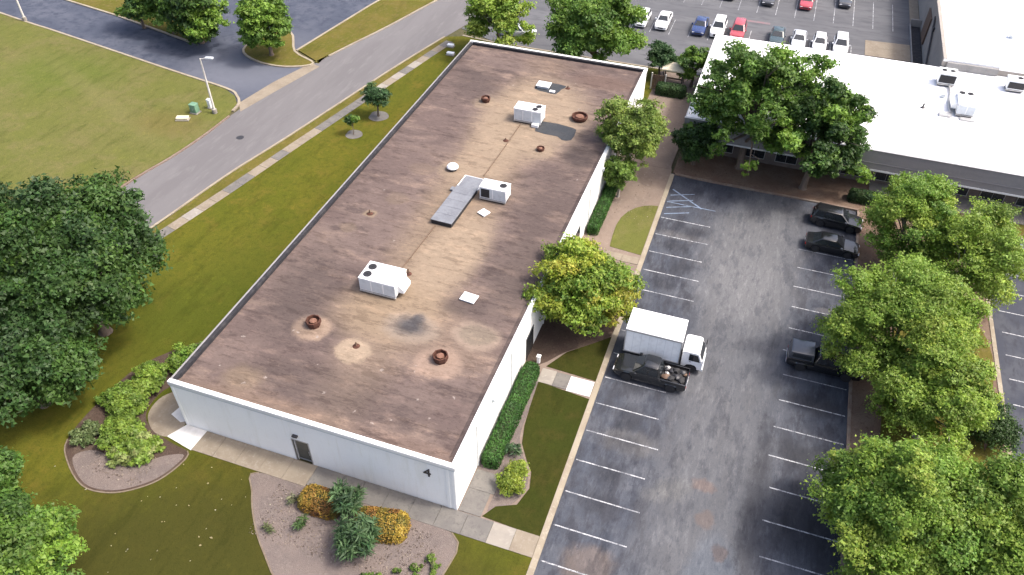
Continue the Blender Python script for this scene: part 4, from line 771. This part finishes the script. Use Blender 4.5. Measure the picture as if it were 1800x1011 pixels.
def limbs(mb, base, top, targets, r0, rng):
    b, t = Vector(base), Vector(top)
    mid = b.lerp(t, .5) + Vector((rng.uniform(-.15, .15), rng.uniform(-.15, .15), 0))
    mb.tube([b - Vector((0, 0, .05)), b + Vector((0, 0, .25)), mid, t], [r0*1.5, r0*1.05, r0*.85, r0*.62], 9)
    for c in targets:
        c = Vector(c); s = b.lerp(t, rng.uniform(.55, 1.0)); m = s.lerp(c, .55) + Vector((rng.uniform(-.3, .3), rng.uniform(-.3, .3), rng.uniform(.1, .5)))
        mb.tube([s, m, c], [r0*.42, r0*.26, r0*.06], 6)
        for k in range(2):
            e = c + Vector((rng.uniform(-1, 1), rng.uniform(-1, 1), rng.uniform(-.2, .9)))*r0*4; mb.tube([m.lerp(c, .4), e], [r0*.15, r0*.04], 5)
def tree(name, x, y, zc, rx, ry, rz_, pal, nleaf, ln, seed, label, cat='tree', group=None, asp=.55, ncl=46, clr=(.20, .34), trunk=.28, bark='bark', nl=14, shell=(.45, .92), lean=(0, 0), var=.18, sparse=.0, z0=.1, cut=None, droop=.15):
    rng = np.random.default_rng(seed); pr = random.Random(seed)
    root = empty(name, (x, y, z0), 0, label, cat, group)
    d = rng.normal(size=(ncl, 3)); d /= np.linalg.norm(d, axis=1, keepdims=True); d[:, 2] = np.where(d[:, 2] < -.62, -d[:, 2]*.8, d[:, 2])
    fr = rng.uniform(shell[0], shell[1], ncl)*(1 + .10*np.sin(3*np.arctan2(d[:, 1], d[:, 0]) + seed))
    rad = np.array([rx, ry, rz_]); C = d*fr[:, None]*rad*.86 + np.array([lean[0], lean[1], zc - z0])
    cr = rng.uniform(clr[0], clr[1], ncl)*(rx*ry*rz_)**(1/3)
    nleaf = int(nleaf*1.75); ln = ln*.72; asp = asp*1.15 if asp > .3 else asp
    # twig ends on the outside of each bough, leaves gathered round the twig ends
    ns = 9 if ncl < 70 else 13; sd = rng.normal(size=(ncl, ns, 3)); sd /= np.linalg.norm(sd, axis=2, keepdims=True); sd[:, :, 2] = np.where((sd[:, :, 2] < 0) & (rng.random((ncl, ns)) < .5), -sd[:, :, 2], sd[:, :, 2])
    SC = C[:, None, :] + sd*(cr[:, None]*rng.uniform(.45, 1.1, (ncl, ns)))[:, :, None]*np.array([1.1, 1.1, .85])
    w = cr**2; w /= w.sum(); cid = rng.choice(ncl, nleaf, p=w); sid = rng.integers(0, ns, nleaf)
    dd = rng.normal(size=(nleaf, 3)); dd /= np.linalg.norm(dd, axis=1, keepdims=True)
    P = SC[cid, sid] + dd*(cr[cid]*rng.random(nleaf)**.6*.52)[:, None]*np.array([1.15, 1.15, .62])*(1 + .25*rng.normal(size=(nleaf, 1)).clip(-1, 2.5))
    Nn = dd*.35 + sd[cid, sid]*.35 + rng.normal(size=(nleaf, 3))*.5 + np.array([0, 0, .5])
    colr = leaf_colors(nleaf, cid, ncl, pal, rng, var)
    keep = P[:, 2] > .15
    me = leaf_mesh('crown', P[keep], Nn[keep], ln, asp, colr[keep], rng, droop, tri=asp > .3)
    link_child('crown', me, root)
    tb = MB(); limbs(tb, (0, 0, 0), (lean[0]*.6, lean[1]*.6, (zc - z0) - rz_*.25), C[rng.choice(ncl, min(nl, ncl), replace=False)], trunk, pr); tb.build('trunk', bark, root, 60)
    return root
OAK = [(.030, .072, .015), (.040, .09, .017), (.055, .115, .02), (.025, .06, .016)]
OAK_LIT = [(.065, .14, .02), (.095, .18, .024), (.045, .10, .017)]
LIME = [(.19, .29, .03), (.22, .32, .032), (.14, .24, .026), (.25, .33, .045)]
MID = [(.11, .21, .025), (.15, .26, .028), (.085, .17, .022)]
DARK = [(.028, .07, .022), (.038, .088, .028), (.05, .105, .03)]
YEL = [(.16, .25, .024), (.20, .28, .026), (.27, .32, .028), (.14, .23, .024), (.36, .34, .04), (.09, .17, .02), (.12, .21, .02)]
ISL = [(.20, .30, .035), (.165, .26, .03), (.25, .335, .042), (.13, .215, .026)]

G = 'trees on the left edge'
tree('oak_tree', -39.8, -31.0, 7.6, 6.8, 6.8, 7.6, OAK_LIT + OAK + OAK, 80000, .36, 11, 'big dark green spreading oak beside the street, largest tree of the photo', group=G, ncl=110, clr=(.15, .25), trunk=.42, nl=22)
tree('oak_tree', -46.6, -34.4, 8.4, 6.6, 6.6, 7.8, OAK, 62000, .36, 12, 'dark oak at the left photo edge behind the big oak', group=G, ncl=96, clr=(.15, .25), trunk=.4, nl=18)
tree('oak_tree', -38.8, -38.8, 5.2, 5.8, 5.2, 5.8, OAK, 46000, .34, 13, 'dark lower oak standing over the planted corner bed', group=G, ncl=76, clr=(.17, .28), trunk=.3)
tree('broadleaf_tree', -28.2, -50.8, 3.9, 4.2, 4.0, 3.8, OAK_LIT + MID, 36000, .27, 14, 'leafy green tree at the bottom left photo corner', group=G, ncl=70, trunk=.24, clr=(.17, .28))
tree('broadleaf_tree', -34.9, -46.6, 3.2, 2.7, 2.7, 3.0, OAK_LIT, 16000, .27, 15, 'small green tree cut by the left photo edge above the corner tree', group=G, ncl=36, trunk=.2)
G = 'trees by the driveway'
tree('drive_tree', -75.0, 18.4, 3.8, 3.0, 3.0, 4.2, DARK + MID, 10000, .42, 16, 'dark bushy tree left of the pair beside the driveway', group=G, ncl=34, trunk=.2)
tree('drive_tree', -64.8, 17.2, 4.6, 5.2, 4.0, 5.0, MID + OAK, 24000, .42, 17, 'wide green tree leaning over the driveway', group=G, ncl=54, trunk=.25)
tree('drive_tree', -70.0, 18.4, 4.2, 3.6, 3.2, 4.6, OAK_LIT, 13000, .42, 37, 'green tree between the two other trees on the driveway edge', group=G, ncl=40, trunk=.22)
tree('island_cone_tree', -54.2, 17.2, 4.5, 3.7, 3.6, 5.0, MID, 24000, .38, 18, 'rounded green tree standing on the small driveway island', group=G, ncl=60, trunk=.24, clr=(.16, .28))
G = 'trees behind the roof'
tree('lime_tree', -26.9, 27.6, 4.9, 5.2, 4.4, 4.8, LIME, 17000, .36, 19, 'yellow green tree behind the far left roof corner', group=G, ncl=60, trunk=.25, clr=(.15, .25))
tree('green_tree', -13.9, 26.4, 5.6, 7.0, 5.6, 5.8, MID + LIME[2:3] + OAK_LIT, 46000, .38, 20, 'large green tree hanging over the back edge of the brown roof', group=G, ncl=90, trunk=.35, clr=(.15, .26))
G = 'trees by the canopy'
tree('round_shrub_tree', -5.9, 28.6, 2.5, 1.9, 1.8, 2.0, DARK, 9000, .25, 21, 'small dark round tree by the beige canopy', group=G, ncl=26, trunk=.14, clr=(.3, .45))
tree('round_shrub_tree', -1.7, 27.2, 3.0, 2.2, 2.0, 2.9, MID + DARK[2:], 11000, .26, 22, 'upright green tree between the canopy and the white roof', group=G, ncl=34, trunk=.16)
G = 'trees along the parking lot'
tree('crape_tree', -4.6, 5.2, 5.6, 3.9, 4.0, 4.7, [(.16, .23, .04), (.20, .27, .045), (.12, .185, .03)], 17000, .27, 23, 'light airy green tree leaning over the long side of the brown roof', group=G, ncl=64, clr=(.14, .24), trunk=.2, bark='bark_pale', nl=18)
tree('crape_tree', -4.6, 1.8, 3.0, 1.9, 1.7, 2.2, [(.15, .245, .035), (.11, .185, .028)], 7500, .25, 24, 'small pale green tree at the foot of the airy tree', group=G, ncl=26, trunk=.12, bark='bark_pale')
tree('crape_myrtle', -3.5, -17.0, 3.9, 4.6, 4.6, 4.2, YEL, 40000, .29, 27, 'yellow green flowering tree beside the white box truck', group=G, ncl=96, clr=(.17, .26), trunk=.2, bark='bark_pale', nl=16)
G = 'trees in front of the white roof'
tree('oak_tree', 6.2, 11.2, 7.6, 7.6, 7.0, 8.0, OAK_LIT + MID, 32000, .36, 25, 'big open oak in front of the white roof, left one', group=G, ncl=130, shell=(.35, 1.0), clr=(.08, .15), trunk=.38, nl=34)
tree('oak_tree', 12.8, 9.6, 6.0, 6.2, 5.6, 6.4, MID + OAK, 28000, .36, 26, 'big open oak in front of the white roof, right one', group=G, ncl=90, shell=(.35, 1.0), clr=(.09, .165), trunk=.33, nl=26)
tree('oak_tree', 1.5, 10.2, 3.0, 2.6, 2.2, 2.6, OAK, 12000, .33, 38, 'small dark tree at the corner of the white building', group=G, ncl=40, trunk=.18)
G = 'trees on the island between the lots'
tree('island_tree', 21.8, .4, 4.6, 5.0, 4.8, 5.0, ISL + MID, 39000, .215, 28, 'green island tree nearest the black sport utility car', group=G, ncl=84, clr=(.13, .23), bark='bark_pale', trunk=.22, nl=22)
tree('island_tree', 26.2, -3.2, 4.6, 4.6, 5.4, 5.4, ISL + LIME[:2], 41600, .215, 29, 'yellow green island tree reaching the side parking lot', group=G, ncl=84, clr=(.13, .24), bark='bark_pale', trunk=.22, nl=20)
tree('island_tree', 20.5, -14.2, 4.8, 7.0, 6.8, 5.4, ISL + LIME[2:3], 98800, .215, 30, 'wide island tree spreading over the covered black pickup', group=G, ncl=130, clr=(.12, .21), bark='bark_pale', trunk=.26, nl=24)
tree('island_tree', 22.9, -20.0, 4.2, 4.6, 4.4, 4.4, ISL, 41600, .215, 31, 'island tree beside the dark round bush', group=G, ncl=80, clr=(.14, .23), bark='bark_pale', trunk=.2)
tree('island_tree', 20.3, -30.4, 4.6, 6.1, 5.9, 5.2, MID + ISL, 85800, .215, 32, 'large green island tree at the bottom of the photo', group=G, ncl=120, clr=(.12, .22), trunk=.26, nl=22)
tree('island_tree', 25.6, -30.6, 4.6, 5.4, 5.6, 5.0, MID + ISL, 65000, .215, 33, 'green island tree at the bottom right photo corner', group=G, ncl=96, clr=(.14, .23), trunk=.24)
tree('round_bush', 27.5, -18.2, 1.4, 2.1, 2.8, 1.7, [(.032, .07, .014), (.042, .088, .018)], 14000, .17, 34, 'dark green clipped round bush at the side lot kerb', 'bush', None, ncl=40, clr=(.32, .45), trunk=.1, shell=(.2, .75))
tree('palm_like_tree', -34.3, 7.9, 2.6, 1.5, 1.5, 1.2, DARK, 1500, .62, 35, 'little dark spiky tree on the strip of grass by the sidewalk', 'tree', 'young trees by the sidewalk', asp=.22, ncl=14, clr=(.35, .6), trunk=.11)
tree('young_tree', -35.1, 3.4, 1.7, .65, .65, .9, MID + DARK, 700, .34, 36, 'thin sapling beside the little spiky tree', 'tree', 'young trees by the sidewalk', asp=.4, ncl=10, clr=(.4, .6), trunk=.05)
for (x, y, r) in ((-34.3, 7.9, 1.15), (-35.1, 3.4, .95)):
    area('tree_ring', smooth_poly([(x + r*math.cos(a)*random.Random(int(a*9)).uniform(.85, 1.1), y + r*math.sin(a)) for a in [k*math.pi/5 for k in range(10)]], 3), .05, .115, 'conc_dark')

def spiky(name, x, y, z, r, h, n, ln, pal, seed, label, group=None, cat='bush', asp=.16):
    """whorls of stiff narrow leaves on several stems"""
    rng = np.random.default_rng(seed); pr = random.Random(seed); root = empty(name, (x, y, .11), 0, label, cat, group)
    P = []; T = []; Nn = []; cid = []; tb = MB(); ns = max(4, int(n/70))
    for i in range(ns):
        a = pr.uniform(0, 6.283); rr0 = r*math.sqrt(pr.random())*.8; tip = np.array([rr0*math.cos(a), rr0*math.sin(a), h*pr.uniform(.45, 1)*(1 - .45*(rr0/r)**2)])
        tb.tube([(0.12*math.cos(a), 0.12*math.sin(a), 0), (tip[0]*.6, tip[1]*.6, tip[2]*.55), tuple(tip)], [.04, .03, .012], 5)
        for k in range(int(n/ns)):
            d = rng.normal(size=3); d[2] = abs(d[2])*.9 - .25; d /= np.linalg.norm(d); p0 = tip*(1 - .45*rng.random()**1.5)
            P.append(p0 + d*ln*.5); T.append(d); nn = np.cross(d, rng.normal(size=3)) + np.array([0, 0, .6]); Nn.append(nn); cid.append(i)
    P, T, Nn, cid = np.array(P), np.array(T), np.array(Nn), np.array(cid)
    me = leaf_mesh('foliage', P, Nn, ln, asp, leaf_colors(len(P), cid, ns, pal, rng), rng, .1, T*3); link_child('foliage', me, root); tb.build('stems', 'bark', root)
HOL = [(.045, .095, .04), (.06, .12, .048), (.075, .14, .055), (.035, .07, .03)]
spiky('spiky_evergreen', -12.95, -39.3, 0, 1.25, 2.7, 1500, .62, HOL, 51, 'dark spiky evergreen against the white front wall', 'spiky evergreens in the front bed')
spiky('spiky_evergreen', -11.05, -41.5, 0, 1.6, 2.7, 2600, .60, HOL, 52, 'wider dark spiky evergreen in front, farther from the wall', 'spiky evergreens in the front bed')
spiky('spiky_plant', -15.3, -41.2, 0, .55, .9, 160, .42, [(.05, .10, .03), (.08, .13, .04)], 53, 'small spiky green plant alone in the gravel bed', 'small plants in the front bed', 'plant')
spiky('spiky_plant', -17.2, -42.3, 0, .4, .5, 90, .35, [(.12, .14, .06), (.08, .10, .04)], 54, 'little dry plant near the lawn edge of the front bed', 'small plants in the front bed', 'plant')
spiky('spiky_plant', -17.0, -39.9, 0, .4, .6, 80, .35, [(.14, .15, .08), (.09, .11, .05)], 55, 'little grey green plant near the front walkway joint', 'small plants in the front bed', 'plant')
spiky('spiky_plant', -4.3, -31.3, 0, .7, .9, 200, .45, HOL, 56, 'small spiky plant at the end of the long clipped hedge', 'small plants by the hedge', 'plant')

def hedge(name, x0, x1, y0, y1, h, pal, dens, ln, seed, label, group=None, rnd=.35, rz=0, z0=.1, taper=.06, cat='hedge'):
    rng = np.random.default_rng(seed); cx, cy = (x0+x1)/2, (y0+y1)/2; a, b = (x1-x0)/2, (y1-y0)/2
    root = empty(name, (cx, cy, z0), rz, label, cat, group)
    A = 4*a*b + 4*(a+b)*h; n = int(A*dens)
    # points on a rounded box
    q = rng.random(n)*A; top = q < 4*a*b
    X = rng.uniform(-a, a, n); Y = rng.uniform(-b, b, n); Z = np.full(n, h); N = np.zeros((n, 3)); N[:, 2] = 1
    sd = ~top; k = rng.random(n)*(a+b) < b
    s = np.where(rng.random(n) < .5, -1., 1.)
    m1 = sd & k; X[m1] = (a*s)[m1]; Z[m1] = rng.uniform(0, h, n)[m1]; N[m1] = np.stack([s, 0*s, 0*s], 1)[m1]
    m2 = sd & ~k; Y[m2] = (b*s)[m2]; Z[m2] = rng.uniform(0, h, n)[m2]; N[m2] = np.stack([0*s, s, 0*s], 1)[m2]
    P = np.stack([X, Y, Z], 1); r = min(rnd, a, b, h)
    inner = np.stack([np.clip(X, -a+r, a-r), np.clip(Y, -b+r, b-r), np.minimum(Z, h-r)], 1); dv = P - inner; L = np.linalg.norm(dv, axis=1, keepdims=True)
    N = np.where(L > 1e-5, dv/np.maximum(L, 1e-5), N); P = inner + N*np.minimum(L, r)
    bump = .5*np.sin(P[:, 0]*2.3 + seed) + .5*np.sin(P[:, 1]*1.7 + 2*seed); P += N*(rng.normal(size=(n, 1))*.035 + .03*bump[:, None]); P[:, 2] = np.maximum(P[:, 2], .03)
    cid = (np.floor((P[:, 0]+50)/.7)*131 + np.floor((P[:, 1]+80)/.7)).astype(int) % 97
    me = leaf_mesh('foliage', P, N*.8 + rng.normal(size=(n, 3))*.5, ln, .6, leaf_colors(n, cid, 97, pal, rng), rng); link_child('foliage', me, root)
    MB().box(-a+.1, a-.1, -b+.1, b-.1, 0, h-.1, max(.02, r*.8)).build('twigs', 'core', root)
    return root
HG = [(.03, .095, .016), (.042, .12, .02), (.05, .135, .022)]
hedge('clipped_hedge', -6.0, -4.75, -33.0, -23.2, 1.15, HG, 260, .11, 61, 'long clipped green hedge along the white wall, nearest the front', 'clipped hedges', .45)
hedge('clipped_hedge', -6.0, -4.95, -5.2, 5.2, 1.1, HG, 260, .11, 62, 'long clipped hedge along the wall beside the dry grass strip', 'clipped hedges', .4)
hedge('clipped_hedge', -5.4, -1.9, 23.6, 25.0, 1.3, DARK, 200, .13, 63, 'dark clipped hedge in front of the beige canopy', 'clipped hedges', .45)
hedge('clipped_hedge', 17.2, 20.6, 8.6, 9.9, 1.1, DARK, 160, .14, 64, 'dark low hedge under the white building fascia near the black cars', 'clipped hedges', .4)
ORG = [(.27, .14, .03), (.31, .19, .03), (.22, .095, .03), (.32, .22, .035), (.20, .17, .03)]
hedge('orange_shrub', -16.5, -13.4, -40.4, -38.5, 1.1, ORG, 330, .10, 65, 'rusty orange clipped shrub left of the spiky evergreens', 'orange shrubs in the front bed', .8, cat='shrub')
hedge('orange_shrub', -12.2, -8.6, -40.8, -38.6, 1.1, ORG + [(.34, .24, .03), (.32, .22, .03)], 330, .10, 66, 'golden orange clipped shrub right of the spiky evergreens', 'orange shrubs in the front bed', .8, R(12), cat='shrub')
tree('lime_bush', -3.4, -33.6, .75, 1.15, 1.5, .75, [(.19, .26, .022), (.24, .29, .025), (.13, .19, .02)], 6500, .16, 67, 'bright lime green bush beside the corner apron', 'bush', None, ncl=32, clr=(.32, .48), trunk=.05, shell=(.2, .8))
def shrub(name, x, y, rx, ry, h, pal, n, ln, seed, label, group, ncl=30):
    return tree(name, x, y, h*.45, rx, ry, h*.6, pal, n, ln, seed, label, 'shrub', group, ncl=ncl, clr=(.26, .42), trunk=.04, shell=(.3, .95), nl=8)
GC = [(.13, .21, .028), (.165, .25, .03), (.10, .17, .024)]
SG = 'shrubs in the corner bed'
shrub('loose_shrub', -31.0, -39.2, 1.9, 1.7, 1.4, GC, 9000, .24, 71, 'loose bright green shrub nearest the bare gravel in the corner bed', SG)
shrub('loose_shrub', -32.6, -37.0, 1.7, 1.9, 1.6, GC, 9000, .24, 72, 'loose bright green shrub in the middle of the corner bed', SG)
shrub('loose_shrub', -28.9, -39.9, 1.7, 1.2, 1.1, GC + [(.24, .28, .1)], 7000, .24, 73, 'loose pale green shrub nearest the white slab', SG)
shrub('loose_shrub', -32.6, -34.2, 1.5, 1.7, 1.5, GC, 8000, .24, 74, 'loose green shrub at the back of the corner bed by the roof corner', SG)
shrub('loose_shrub', -31.2, -31.6, 1.7, 1.7, 1.4, GC + MID, 7500, .24, 75, 'loose green shrub close to the street side wall', SG)
shrub('loose_shrub', -29.9, -41.0, 1.3, .9, .8, GC + [(.2, .24, .08)], 3800, .22, 77, 'low ragged green shrub at the rim of the bare gravel', SG, 22)
shrub('loose_shrub', -34.0, -36.6, 1.2, 1.9, 1.0, MID + GC, 5000, .24, 78, 'darker green shrub under the oak at the shaded bed edge', SG, 24)
shrub('grey_shrub', -33.7, -40.0, 1.1, 1.5, .8, [(.11, .15, .055), (.08, .12, .04)], 3600, .22, 76, 'low grey green shrub on the shaded edge of the corner bed', SG, 24)
for i, (x, y, r) in enumerate([(-6.4, -40.6, .45), (-6.0, -41.2, .4), (-7.0, -41.6, .42), (-6.7, -42.3, .5), (-7.4, -42.9, .42), (-8.0, -42.2, .32), (-9.2, -43.0, .42), (-9.9, -43.2, .4), (-8.5, -43.6, .36)]):
    nmz = ['topmost', 'second', 'third', 'fourth', 'fifth', 'sixth', 'seventh', 'eighth', 'ninth'][i]
    shrub('tuft_plant', x, y, r, r, .55, [(.06, .13, .015), (.09, .17, .02), (.13, .2, .03)], 420, .16, 80+i, 'small bright green tuft in the front bed near the walkway, %s of nine' % nmz, 'green tufts in the front bed', 8)

# ground litter nobody could count: leaves and stones in the beds and on the lawn
def litter(name, polys, size, pal, z, seed, label):
    rng = np.random.default_rng(seed); P = []
    for (x0, x1, y0, y1), k in polys: P.append(np.stack([rng.uniform(x0, x1, k), rng.uniform(y0, y1, k), np.full(k, z) + rng.random(k)*.02], 1))
    P = np.concatenate(P); m = len(P); me = leaf_mesh(name, P, np.array([0, 0, 1]) + .35*rng.normal(size=(m, 3)), size, .7, np.array(pal)[rng.integers(0, len(pal), m)], rng)
    o = bpy.data.objects.new(name, me); col.objects.link(o); tag(o, label, 'litter', kind='stuff')
litter('fallen_leaves', [((-27, -20, -52, -39), 34), ((-20, -6, -50, -39), 10), ((-35, -26, -48, -42), 14)], .14, [(.32, .29, .18), (.26, .22, .12), (.4, .38, .29)], .12, 91, 'pale fallen leaves scattered over the front lawn')
litter('bed_debris', [((-18.5, -6.5, -43, -39), 1500), ((-32, -27.5, -42.5, -40), 300), ((-4.5, -.8, -2, 7.5), 160)], .10, [(.08, .06, .05), (.24, .2, .17), (.13, .1, .085), (.18, .14, .11)], .125, 92, 'dry leaves and bark pieces lying on the mulch beds')
